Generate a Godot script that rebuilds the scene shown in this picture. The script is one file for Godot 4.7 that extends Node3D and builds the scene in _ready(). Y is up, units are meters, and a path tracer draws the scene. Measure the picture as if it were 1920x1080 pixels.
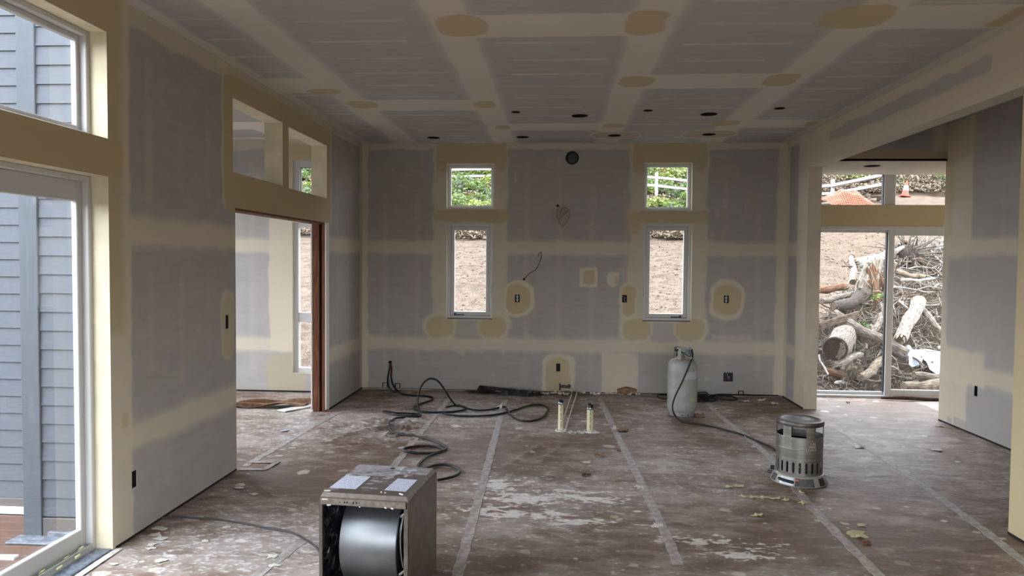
extends Node3D
# An unfinished living room: taped drywall, paper covered floor, daylight from the glazed doors and windows.
# x right, y up, -z away from the camera; d below always means -z.

const CEIL := 3.05
const BACK := 8.98
const LEFT := -2.437
const RIGHT := 2.727
const CABLE_A := [Vector3(-2.070,0.329,-8.965), Vector3(-2.057,0.245,-8.950), Vector3(-2.057,0.174,-8.930), Vector3(-2.030,0.091,-8.880), Vector3(-1.993,0.012,-8.915), Vector3(-1.852,0.012,-8.606), Vector3(-1.703,0.012,-8.506), Vector3(-1.560,0.012,-8.499), Vector3(-1.444,0.012,-8.399), Vector3(-1.433,0.012,-8.255), Vector3(-1.515,0.012,-8.037), Vector3(-1.551,0.012,-7.880), Vector3(-1.530,0.012,-7.741), Vector3(-1.435,0.012,-7.614), Vector3(-1.280,0.012,-7.594), Vector3(-1.109,0.012,-7.630), Vector3(-1.007,0.012,-7.720), Vector3(-0.969,0.012,-7.825), Vector3(-1.020,0.012,-7.923), Vector3(-1.118,0.012,-7.965), Vector3(-1.204,0.012,-7.877)]
const CABLE_C := [Vector3(-2.076,0.329,-8.965), Vector3(-2.084,0.245,-8.950), Vector3(-2.096,0.145,-8.920), Vector3(-2.073,0.060,-8.860), Vector3(-2.036,0.012,-8.843), Vector3(-1.966,0.012,-8.728), Vector3(-1.930,0.012,-8.732)]
const CABLE_B := [Vector3(-1.192,0.012,-7.561), Vector3(-1.034,0.012,-7.459), Vector3(-0.836,0.012,-7.450), Vector3(-0.670,0.012,-7.514), Vector3(-0.555,0.012,-7.627), Vector3(-0.440,0.012,-7.810), Vector3(-0.309,0.012,-8.050), Vector3(-0.193,0.012,-8.123), Vector3(-0.109,0.012,-8.005), Vector3(-0.093,0.012,-7.797), Vector3(-0.151,0.012,-7.435), Vector3(-0.254,0.012,-7.275), Vector3(-0.363,0.012,-7.302), Vector3(-0.458,0.012,-7.489), Vector3(-0.528,0.012,-7.783), Vector3(-0.569,0.012,-7.957), Vector3(-0.697,0.012,-7.809), Vector3(-0.816,0.012,-7.728), Vector3(-0.956,0.012,-7.725), Vector3(-1.059,0.051,-7.724), Vector3(-1.132,0.137,-7.700), Vector3(-1.193,0.242,-7.676), Vector3(-1.259,0.334,-7.651), Vector3(-1.325,0.363,-7.627), Vector3(-1.384,0.339,-7.603), Vector3(-1.436,0.261,-7.579), Vector3(-1.456,0.152,-7.555), Vector3(-1.447,0.069,-7.531), Vector3(-1.430,0.012,-7.506), Vector3(-1.429,0.012,-7.390), Vector3(-1.507,0.012,-7.347), Vector3(-1.609,0.012,-7.365), Vector3(-1.692,0.012,-7.403), Vector3(-1.822,0.012,-7.556), Vector3(-1.694,0.012,-7.521), Vector3(-1.537,0.012,-7.495), Vector3(-1.429,0.012,-7.483), Vector3(-1.396,0.012,-7.422), Vector3(-1.411,0.012,-7.357), Vector3(-1.524,0.012,-7.312), Vector3(-1.610,0.012,-7.258), Vector3(-1.635,0.012,-7.102), Vector3(-1.597,0.012,-6.863), Vector3(-1.512,0.012,-6.644), Vector3(-1.387,0.012,-6.551), Vector3(-1.195,0.012,-6.458), Vector3(-1.071,0.012,-6.362), Vector3(-0.978,0.012,-6.246), Vector3(-0.933,0.012,-6.130), Vector3(-0.964,0.012,-6.030), Vector3(-1.036,0.012,-5.977), Vector3(-1.143,0.012,-5.967), Vector3(-1.239,0.012,-5.996), Vector3(-1.291,0.012,-6.052), Vector3(-1.267,0.012,-6.133), Vector3(-1.165,0.012,-6.187), Vector3(-1.040,0.012,-6.179), Vector3(-0.945,0.012,-6.101), Vector3(-0.973,0.012,-6.021), Vector3(-1.019,0.012,-5.941), Vector3(-1.056,0.012,-5.818), Vector3(-1.076,0.012,-5.643), Vector3(-1.062,0.012,-5.545), Vector3(-1.011,0.012,-5.517), Vector3(-0.953,0.012,-5.611), Vector3(-0.874,0.012,-5.645), Vector3(-0.782,0.012,-5.587), Vector3(-0.727,0.012,-5.480), Vector3(-0.749,0.012,-5.355), Vector3(-0.816,0.012,-5.275), Vector3(-0.863,0.012,-5.241)]
const HOSE := [Vector3(1.401,0.708,-7.700), Vector3(1.407,0.662,-7.680), Vector3(1.403,0.629,-7.660), Vector3(1.384,0.592,-7.640), Vector3(1.348,0.507,-7.620), Vector3(1.287,0.370,-7.600), Vector3(1.229,0.247,-7.600), Vector3(1.198,0.141,-7.600), Vector3(1.205,0.069,-7.590), Vector3(1.236,0.015,-7.590), Vector3(1.254,0.010,-7.439), Vector3(1.302,0.010,-7.355), Vector3(1.400,0.010,-7.301), Vector3(1.493,0.010,-7.237), Vector3(1.531,0.010,-7.210), Vector3(1.621,0.010,-7.083), Vector3(1.747,0.010,-6.880), Vector3(1.824,0.010,-6.627), Vector3(1.888,0.010,-6.409), Vector3(1.871,0.010,-6.083)]
const THIN_CORD := [Vector3(-2.440,0.008,-4.330), Vector3(-2.389,0.008,-4.350), Vector3(-2.286,0.008,-4.350), Vector3(-2.190,0.008,-4.339), Vector3(-2.108,0.008,-4.334), Vector3(-2.007,0.008,-4.312), Vector3(-1.919,0.008,-4.289), Vector3(-1.815,0.008,-4.253), Vector3(-1.723,0.008,-4.216), Vector3(-1.625,0.008,-4.187), Vector3(-1.534,0.008,-4.147), Vector3(-1.396,0.008,-4.023), Vector3(-1.312,0.008,-3.927), Vector3(-1.261,0.008,-3.833)]
const YELLOW_WIRE := [Vector3(-0.013,2.281,-8.955), Vector3(-0.017,2.214,-8.955), Vector3(-0.023,2.156,-8.955), Vector3(-0.002,2.132,-8.955), Vector3(0.046,2.176,-8.955), Vector3(0.093,2.224,-8.955), Vector3(0.120,2.224,-8.955), Vector3(0.084,2.195,-8.955), Vector3(0.027,2.137,-8.955), Vector3(0.003,2.118,-8.955), Vector3(0.018,2.070,-8.955), Vector3(0.052,2.046,-8.955), Vector3(0.090,2.080,-8.955), Vector3(0.132,2.167,-8.955), Vector3(0.127,2.234,-8.955), Vector3(0.074,2.267,-8.955), Vector3(0.035,2.243,-8.955), Vector3(0.012,2.176,-8.955)]
const THIN_WIRE := [Vector3(-0.417,1.389,-8.960), Vector3(-0.348,1.461,-8.960), Vector3(-0.278,1.506,-8.960), Vector3(-0.234,1.577,-8.960), Vector3(-0.209,1.656,-8.960), Vector3(-0.209,1.723,-8.960), Vector3(-0.236,1.700,-8.960), Vector3(-0.246,1.669,-8.960)]
const TUBE_A := [Vector3(0.243,0.022,-8.968), Vector3(0.228,0.030,-8.604), Vector3(0.171,0.020,-7.927), Vector3(0.128,0.020,-7.384), Vector3(0.103,0.020,-7.092), Vector3(0.086,0.020,-6.888)]
const TUBE_B := [Vector3(0.178,0.021,-8.968), Vector3(0.180,0.030,-8.737), Vector3(0.127,0.020,-8.069), Vector3(0.093,0.020,-7.640), Vector3(0.069,0.020,-7.353)]
const COIL_CORD := [Vector3(1.728,0.015,-8.917), Vector3(1.816,0.015,-8.788), Vector3(1.868,0.015,-8.593), Vector3(1.723,0.015,-8.481), Vector3(1.649,0.015,-8.537), Vector3(1.745,0.015,-8.746), Vector3(1.895,0.015,-8.866), Vector3(1.980,0.015,-8.910), Vector3(2.080,0.015,-8.851), Vector3(2.122,0.015,-8.686), Vector3(2.037,0.015,-8.611), Vector3(1.890,0.015,-8.695), Vector3(1.798,0.015,-8.855), Vector3(1.694,0.015,-8.707), Vector3(1.792,0.015,-8.520), Vector3(1.737,0.015,-8.645), Vector3(1.910,0.015,-8.937), Vector3(2.138,0.015,-8.962), Vector3(2.422,0.015,-8.958), Vector3(2.673,0.015,-8.950)]
const COIL_LEFT := [Vector3(1.349,0.012,-8.857), Vector3(1.263,0.012,-8.883), Vector3(1.197,0.012,-8.771), Vector3(1.229,0.012,-8.639), Vector3(1.312,0.012,-8.615)]
const SHEET_BOT := [Vector3(-1.104,0.004,-8.869), Vector3(-1.036,0.004,-8.827), Vector3(-0.963,0.004,-8.801), Vector3(-0.900,0.004,-8.793), Vector3(-0.803,0.004,-8.794), Vector3(-0.694,0.004,-8.748), Vector3(-0.586,0.004,-8.712), Vector3(-0.517,0.004,-8.720), Vector3(-0.437,0.004,-8.691), Vector3(-0.340,0.004,-8.631), Vector3(-0.255,0.004,-8.654), Vector3(-0.196,0.004,-8.717), Vector3(-0.163,0.004,-8.777)]
const SHEET_TOP := [Vector3(-1.120,-0.007,-8.960), Vector3(-1.051,0.000,-8.947), Vector3(-0.989,0.013,-8.921), Vector3(-0.949,0.078,-8.913), Vector3(-0.833,0.067,-8.914), Vector3(-0.704,0.064,-8.868), Vector3(-0.586,0.059,-8.832), Vector3(-0.543,0.065,-8.840), Vector3(-0.462,0.052,-8.811), Vector3(-0.345,0.056,-8.751), Vector3(-0.259,0.046,-8.774), Vector3(-0.199,0.035,-8.837), Vector3(-0.169,-0.011,-8.897)]
const LOGS := [
	["fallen_log", "long thick grey barked log slanting down across both door panes", Vector3(3.995,0.870,-10.880), Vector3(4.776,0.403,-10.263), 0.082, 0.069, 0],
	["cut_log", "short thick log with a dark rotten cut end facing the door", Vector3(3.667,0.486,-9.879), Vector3(4.050,0.607,-10.544), 0.154, 0.160, 1],
	["split_plank", "brown split plank lying above the cut log against door frame", Vector3(3.683,0.728,-10.533), Vector3(4.329,0.887,-10.788), 0.051, 0.034, 2],
	["dark_log", "dark weathered log curving under the orange stump in left pane", Vector3(4.067,0.966,-11.013), Vector3(4.692,1.178,-11.403), 0.074, 0.097, 3],
	["reddish_log", "reddish split log behind the dark log at left door frame", Vector3(3.994,1.202,-11.462), Vector3(4.451,1.265,-11.567), 0.059, 0.051, 4],
	["grey_branch_log", "slim grey log just under the reddish split log", Vector3(3.915,1.049,-11.130), Vector3(4.402,1.150,-11.363), 0.046, 0.039, 5],
	["broken_stub", "upright pale broken trunk stub with splintered top behind the pile", Vector3(4.585,1.331,-11.683), Vector3(4.823,1.724,-12.373), 0.054, 0.039, 6],
	["white_log", "bleached white log lying behind the orange stump", Vector3(4.845,1.622,-12.287), Vector3(5.555,1.761,-12.627), 0.082, 0.115, 7],
	["curved_log", "yellowish curved log in the upper half of right pane", Vector3(5.303,1.494,-11.852), Vector3(5.683,1.417,-11.712), 0.049, 0.037, 8],
	["pale_branch", "thin pale peeled branch below the yellowish curved log", Vector3(5.240,1.367,-11.525), Vector3(5.748,1.390,-11.558), 0.024, 0.018, 7],
	["white_branch", "straight white branch propped up at top of the right pane", Vector3(5.554,1.818,-12.433), Vector3(6.023,2.043,-12.780), 0.038, 0.028, 7],
	["upright_log", "pale upright broken trunk in the middle of right pane", Vector3(4.721,0.583,-10.388), Vector3(5.316,1.066,-11.130), 0.078, 0.097, 6],
	["leaning_log", "grey log leaning down right of the pale upright trunk", Vector3(5.294,1.029,-11.080), Vector3(5.383,0.671,-10.599), 0.051, 0.039, 0],
	["short_log", "short pale log in front of the rotten wood chunk", Vector3(3.663,0.260,-9.930), Vector3(4.184,0.370,-10.347), 0.043, 0.045, 6],
	["pinkish_log", "pale pinkish log ending at the bottom of left pane", Vector3(3.931,0.130,-9.700), Vector3(4.509,0.345,-10.297), 0.050, 0.056, 8],
	["orange_log", "short orange brown broken log beside the white rock", Vector3(3.562,0.198,-9.822), Vector3(3.731,0.149,-9.736), 0.043, 0.047, 4],
	["lower_log", "cut log lying below the white tarp in right pane", Vector3(4.629,0.175,-9.751), Vector3(5.010,0.139,-9.807), 0.050, 0.052, 5],
	["knotty_log", "thick knotty log at the bottom of the right pane", Vector3(4.411,0.044,-9.547), Vector3(4.953,0.064,-9.690), 0.070, 0.078, 8],
	["under_log", "log lying directly beneath the long slanting log in right pane", Vector3(4.587,0.414,-10.344), Vector3(4.724,0.332,-10.147), 0.043, 0.042, 3],
	["standing_log", "pale log standing on end behind the long slanting log", Vector3(4.473,0.615,-10.772), Vector3(4.828,0.859,-11.180), 0.081, 0.065, 6],
	["arched_branch", "brown branch arching over the top of the debris heap", Vector3(5.663,1.925,-12.620), Vector3(6.267,1.929,-12.620), 0.025, 0.025, 3],
	["white_stick", "short white stick at the upper right of right pane", Vector3(6.300,2.022,-12.780), Vector3(6.482,2.016,-12.767), 0.014, 0.012, 7],
	["tilted_log", "slim log leaning on the pile beside the door divider", Vector3(4.681,1.034,-10.880), Vector3(4.619,0.825,-10.580), 0.029, 0.023, 5],
	["left_stick", "bent pale stick poking in at the left door frame", Vector3(3.504,0.377,-10.013), Vector3(3.513,0.170,-9.651), 0.013, 0.011, 7],
]

class MB:
	# collects triangles; every face is given its outward normal, the winding follows from it
	var v := PackedVector3Array()
	var n := PackedVector3Array()
	var t := PackedVector2Array()
	var c := PackedColorArray()
	var col := Color.WHITE
	var tinted := false
	func tri(a: Vector3, b: Vector3, d: Vector3, na: Vector3, nb: Vector3, nd: Vector3, ta := Vector2.ZERO, tb := Vector2.ZERO, td := Vector2.ZERO) -> void:
		v.append(a); n.append(na); t.append(ta)
		if (b - a).cross(d - a).dot(na + nb + nd) > 0.0:
			v.append(d); v.append(b); n.append(nd); n.append(nb); t.append(td); t.append(tb)
		else:
			v.append(b); v.append(d); n.append(nb); n.append(nd); t.append(tb); t.append(td)
		if tinted:
			c.append(col); c.append(col); c.append(col)
	func tri_c(a: Vector3, b: Vector3, d: Vector3, m: Vector3, ca: Color, cb: Color, cd: Color) -> void:
		if (b - a).cross(d - a).dot(m) > 0.0:
			v.append_array([a, d, b]); c.append_array([ca, cd, cb])
		else:
			v.append_array([a, b, d]); c.append_array([ca, cb, cd])
		n.append_array([m, m, m]); t.append_array([Vector2.ZERO, Vector2.ZERO, Vector2.ZERO])
	func flat(a: Vector3, b: Vector3, d: Vector3, away := Vector3.ZERO) -> void:
		var m := (b - a).cross(d - a).normalized()
		if away != Vector3.ZERO and m.dot(away) < 0.0:
			m = -m
		tri(a, b, d, m, m, m)
	func quad(a: Vector3, b: Vector3, d: Vector3, e: Vector3, m: Vector3, ta := Vector2(0, 0), tb := Vector2(1, 0), td := Vector2(1, 1), te := Vector2(0, 1)) -> void:
		tri(a, b, d, m, m, m, ta, tb, td)
		tri(a, d, e, m, m, m, ta, td, te)
	func quad4(a: Vector3, b: Vector3, d: Vector3, e: Vector3, na: Vector3, nb: Vector3, nd: Vector3, ne: Vector3, ta := Vector2(0, 0), tb := Vector2(1, 0), td := Vector2(1, 1), te := Vector2(0, 1)) -> void:
		tri(a, b, d, na, nb, nd, ta, tb, td)
		tri(a, d, e, na, nd, ne, ta, td, te)
	func box(at: Vector3, size: Vector3, bevel := 0.0, turn := Basis()) -> void:
		var h := size / 2.0
		var k := minf(bevel, minf(h.x, minf(h.y, h.z)) * 0.9)
		for ax in 3:
			for s in [-1.0, 1.0]:
				var m := Vector3.ZERO
				m[ax] = s
				var u := (ax + 1) % 3
				var w := (ax + 2) % 3
				var q := []
				for e in [[-1, -1], [1, -1], [1, 1], [-1, 1]]:
					var p := Vector3.ZERO
					p[ax] = s * h[ax]
					p[u] = e[0] * (h[u] - k)
					p[w] = e[1] * (h[w] - k)
					q.append(at + turn * p)
				quad(q[0], q[1], q[2], q[3], turn * m, Vector2(0, 0), Vector2(size[u], 0), Vector2(size[u], size[w]), Vector2(0, size[w]))
		if k <= 0.0:
			return
		for ax in 3:
			var u := (ax + 1) % 3
			var w := (ax + 2) % 3
			for su in [-1.0, 1.0]:
				for sw in [-1.0, 1.0]:
					var q := []
					for e in [[-1, 0], [1, 0], [1, 1], [-1, 1]]:
						var p := Vector3.ZERO
						p[ax] = e[0] * (h[ax] - k)
						p[u] = su * (h[u] - (k if e[1] == 1 else 0.0))
						p[w] = sw * (h[w] - (0.0 if e[1] == 1 else k))
						q.append(at + turn * p)
					var m := Vector3.ZERO
					m[u] = su; m[w] = sw
					quad(q[0], q[1], q[2], q[3], (turn * m).normalized())
		for sx in [-1.0, 1.0]:
			for sy in [-1.0, 1.0]:
				for sz in [-1.0, 1.0]:
					var s := Vector3(sx, sy, sz)
					var a := at + turn * (s * (h - Vector3(0, k, k)))
					var b := at + turn * (s * (h - Vector3(k, 0, k)))
					var d := at + turn * (s * (h - Vector3(k, k, 0)))
					var m := (turn * s).normalized()
					tri(a, b, d, m, m, m)
	func span(a: Vector3, b: Vector3, bevel := 0.0) -> void:
		# box between two corners
		box((a + b) / 2.0, (b - a).abs(), bevel)
	func tube(pts: Array, radii: Array, sides := 8, caps := true, rough := 0.0, rng: RandomNumberGenerator = null) -> void:
		var k := pts.size()
		var side := Vector3.ZERO
		var rings := []
		var norms := []
		var run := 0.0
		var runs := []
		var bump := []
		for j in sides:
			bump.append(1.0 + (rng.randf_range(-rough, rough) if rng else 0.0))
		for i in k:
			var dir: Vector3 = (pts[mini(i + 1, k - 1)] - pts[maxi(i - 1, 0)]).normalized()
			if side == Vector3.ZERO:
				side = dir.cross(Vector3.UP if absf(dir.y) < 0.9 else Vector3.RIGHT).normalized()
			side = (side - dir * side.dot(dir)).normalized()
			var up := side.cross(dir)
			var r: float = radii[i] if i < radii.size() else radii[-1]
			if i > 0:
				run += (pts[i] - pts[i - 1]).length()
			runs.append(run)
			var ring := []
			var nor := []
			for j in sides:
				var a := TAU * j / sides
				var m := side * cos(a) + up * sin(a)
				var q: float = r * bump[j] * (1.0 + (rng.randf_range(-rough, rough) * 0.5 if rng else 0.0))
				ring.append(pts[i] + m * q)
				nor.append(m)
			rings.append(ring)
			norms.append(nor)
		for i in k - 1:
			for j in sides:
				var l := (j + 1) % sides
				quad4(rings[i][j], rings[i][l], rings[i + 1][l], rings[i + 1][j], norms[i][j], norms[i][l], norms[i + 1][l], norms[i + 1][j],
					Vector2(float(j) / sides, runs[i]), Vector2(float(j + 1) / sides, runs[i]), Vector2(float(j + 1) / sides, runs[i + 1]), Vector2(float(j) / sides, runs[i + 1]))
		if caps:
			cap(rings[0], (pts[0] - pts[1]).normalized())
			cap(rings[k - 1], (pts[k - 1] - pts[k - 2]).normalized())
	func cap(ring: Array, m: Vector3) -> void:
		var mid := Vector3.ZERO
		for p in ring:
			mid += p
		mid /= ring.size()
		for j in ring.size():
			tri(mid, ring[j], ring[(j + 1) % ring.size()], m, m, m)
	func lathe(profile: Array, segs := 24, at := Vector3.ZERO, turn := Basis(), from := 0.0, to := TAU) -> void:
		# profile: Vector2(radius, height) from one end to the other; hard edges where a point repeats
		var k := profile.size()
		for i in k - 1:
			var p: Vector2 = profile[i]
			var q: Vector2 = profile[i + 1]
			if p.is_equal_approx(q):
				continue
			var m0 := _out(profile, i, i)
			var m1 := _out(profile, i + 1, i)
			for j in segs:
				var a := lerpf(from, to, float(j) / segs)
				var b := lerpf(from, to, float(j + 1) / segs)
				var ca := Vector3(cos(a), 0, sin(a))
				var cb := Vector3(cos(b), 0, sin(b))
				var up := Vector3.UP
				quad4(at + turn * (ca * p.x + up * p.y), at + turn * (cb * p.x + up * p.y), at + turn * (cb * q.x + up * q.y), at + turn * (ca * q.x + up * q.y),
					turn * (ca * m0.x + up * m0.y), turn * (cb * m0.x + up * m0.y), turn * (cb * m1.x + up * m1.y), turn * (ca * m1.x + up * m1.y),
					Vector2(float(j) / segs, float(i) / k), Vector2(float(j + 1) / segs, float(i) / k), Vector2(float(j + 1) / segs, float(i + 1) / k), Vector2(float(j) / segs, float(i + 1) / k))
	func _out(profile: Array, i: int, edge: int) -> Vector2:
		var own := _edge(profile, edge)
		var other := edge - 1 if i == edge else edge + 1
		if other < 0 or other >= profile.size() - 1:
			return own
		var beside := _edge(profile, other)
		if beside == Vector2.ZERO or own.dot(beside) < 0.6:
			return own
		return (own + beside).normalized()
	func _edge(profile: Array, i: int) -> Vector2:
		var e: Vector2 = profile[i + 1] - profile[i]
		return Vector2(e.y, -e.x).normalized() if e.length() > 1e-6 else Vector2.ZERO
	func surface(into: ArrayMesh) -> void:
		var a := []
		a.resize(Mesh.ARRAY_MAX)
		a[Mesh.ARRAY_VERTEX] = v
		a[Mesh.ARRAY_NORMAL] = n
		a[Mesh.ARRAY_TEX_UV] = t
		if tinted:
			a[Mesh.ARRAY_COLOR] = c
		into.add_surface_from_arrays(Mesh.PRIMITIVE_TRIANGLES, a)

class Paint:
	# a picture of one flat surface in metres: joint compound, stains and print
	var w: int
	var h: int
	var wm: float
	var hm: float
	var k: float
	var x0: float
	var y0 := 0.0
	var buf: PackedByteArray
	var nz: PackedByteArray
	func _init(left: float, width: float, height: float, ppm: float, base: Color, noise: PackedByteArray) -> void:
		x0 = left; wm = width; hm = height; k = ppm; nz = noise
		w = int(width * ppm)
		h = int(height * ppm)
		var r := int(base.r * 255)
		var g := int(base.g * 255)
		var b := int(base.b * 255)
		buf.resize(w * h * 3)
		var i := 0
		for y in h:
			var row := ((y * 3) & 511) << 9
			for x in w:
				var q := (nz[row + (x & 511)] - 128) / 22
				buf[i] = r + q
				buf[i + 1] = g + q
				buf[i + 2] = b + q
				i += 3
	func rect(ax: float, ay: float, bx: float, by: float, col: Color, alpha := 1.0, feather := 0.02, round := 0.03, wob := 0.03, streak := 0.0) -> void:
		var cx := ((ax + bx) / 2.0 - x0) * k
		var cy := (hm - (ay + by) / 2.0 + y0) * k
		var hx := absf(bx - ax) / 2.0 * k
		var hy := absf(by - ay) / 2.0 * k
		var rr := minf(round * k, minf(hx, hy))
		var f := maxf(feather * k, 0.7)
		var wo := wob * k / 255.0
		var pad := f + wob * k
		var r := col.r * 255.0
		var g := col.g * 255.0
		var b := col.b * 255.0
		var ex := hx - rr
		var ey := hy - rr
		var xa := maxi(0, int(cx - hx - pad))
		var xb := mini(w - 1, int(cx + hx + pad))
		for y in range(maxi(0, int(cy - hy - pad)), mini(h - 1, int(cy + hy + pad)) + 1):
			var dy := absf(y - cy) - ey
			var row := (y & 511) << 9
			var i := (y * w + xa) * 3
			for x in range(xa, xb + 1):
				var dx := absf(x - cx) - ex
				var nn := nz[row + (x & 511)] - 128
				var sd := wo * nn - rr
				if dx > 0.0 and dy > 0.0:
					sd += sqrt(dx * dx + dy * dy)
				else:
					sd += maxf(dx, dy)
				var a := 0.5 - sd / f
				if a > 0.0:
					a = minf(a, 1.0) * alpha
					if streak > 0.0:
						a *= 1.0 - streak * (0.5 + nn / 255.0)
					buf[i] += int((r - buf[i]) * a)
					buf[i + 1] += int((g - buf[i + 1]) * a)
					buf[i + 2] += int((b - buf[i + 2]) * a)
				i += 3
	func oval(cx: float, cy: float, rx: float, ry: float, col: Color, alpha := 1.0, feather := 0.03, wob := 0.04) -> void:
		rect(cx - rx, cy - ry, cx + rx, cy + ry, col, alpha, feather, minf(rx, ry) * 0.92, wob)
	func tex() -> ImageTexture:
		return ImageTexture.create_from_image(Image.create_from_data(w, h, false, Image.FORMAT_RGB8, buf))

var M := {}
var used := {}
var nz: PackedByteArray
var rng := RandomNumberGenerator.new()

const PAPER := Color(0.665, 0.648, 0.634)
const MUD := Color(0.82, 0.775, 0.695)
const MUD_DRY := Color(0.83, 0.80, 0.755)
const TAN := Color(0.73, 0.662, 0.525)
const CREAM := Color(0.88, 0.84, 0.735)

func numbered(called: String) -> String:
	var k: int = used.get(called, 0)
	used[called] = k + 1
	return called if k == 0 else "%s_%03d" % [called, k]

func mat(col: Color, rough := 0.85, metal := 0.0, spec := 0.5) -> StandardMaterial3D:
	var m := StandardMaterial3D.new()
	m.albedo_color = col
	m.roughness = rough
	m.metallic = metal
	m.metallic_specular = spec
	return m

func noise_tex(size: int, freq: float, ramp: Array, seed_no: int, kind := FastNoiseLite.TYPE_SIMPLEX_SMOOTH, octaves := 4, stretch := 1.0) -> ImageTexture:
	var f := FastNoiseLite.new()
	f.noise_type = kind
	f.frequency = freq
	f.fractal_octaves = octaves
	f.seed = seed_no
	var im := f.get_seamless_image(size, size)
	im.convert(Image.FORMAT_L8)
	var d := im.get_data()
	var o := PackedByteArray()
	o.resize(size * size * 3)
	var g := Gradient.new()
	g.offsets = ramp[0]
	g.colors = ramp[1]
	var lut := []
	for i in 256:
		lut.append(g.sample(i / 255.0))
	for i in size * size:
		var q: Color = lut[d[i]]
		o[i * 3] = int(q.r * 255); o[i * 3 + 1] = int(q.g * 255); o[i * 3 + 2] = int(q.b * 255)
	return ImageTexture.create_from_image(Image.create_from_data(size, size, false, Image.FORMAT_RGB8, o))

func ramp2(a: Color, b: Color) -> Array:
	return [PackedFloat32Array([0.2, 0.8]), PackedColorArray([a, b])]

func grained(a: Color, b: Color, scale: Vector3, rough: float, seed_no: int, relief := 0.0, world := false, metal := 0.0) -> StandardMaterial3D:
	var m := mat(Color.WHITE, rough, metal)
	m.albedo_texture = noise_tex(256, 0.02, ramp2(a, b), seed_no)
	m.uv1_triplanar = true
	m.uv1_world_triplanar = world
	m.uv1_scale = scale
	if relief > 0.0:
		m.heightmap_enabled = true
		m.heightmap_texture = m.albedo_texture
		m.heightmap_scale = relief
	return m

func put(called: String, mbs: Array, mats: Array, parent: Node = null) -> MeshInstance3D:
	var me := ArrayMesh.new()
	for b in mbs:
		b.surface(me)
	var o := MeshInstance3D.new()
	o.mesh = me
	for i in mats.size():
		o.set_surface_override_material(i, mats[i])
	if parent:
		o.name = called
		parent.add_child(o, true)
	else:
		o.name = numbered(called)
		add_child(o, true)
	return o

func one(called: String, b: MB, m: Material, parent: Node = null) -> MeshInstance3D:
	return put(called, [b], [m], parent)

func tag(o: Node, label: String, category: String, group := "") -> Node:
	o.set_meta("label", label)
	o.set_meta("category", category)
	if group:
		o.set_meta("group", group)
	return o

func thing(called: String, label: String, category: String, at := Vector3.ZERO, turn := 0.0, group := "") -> Node3D:
	var o := Node3D.new()
	o.name = numbered(called)
	add_child(o, true)
	o.position = at
	o.rotation.y = turn
	tag(o, label, category, group)
	return o

func structure(o: Node, label: String, category: String) -> Node:
	tag(o, label, category)
	o.set_meta("kind", "structure")
	return o

func shell(called: String, label: String, category: String) -> Node3D:
	var o := Node3D.new()
	o.name = numbered(called)
	add_child(o, true)
	structure(o, label, category)
	return o

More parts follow.
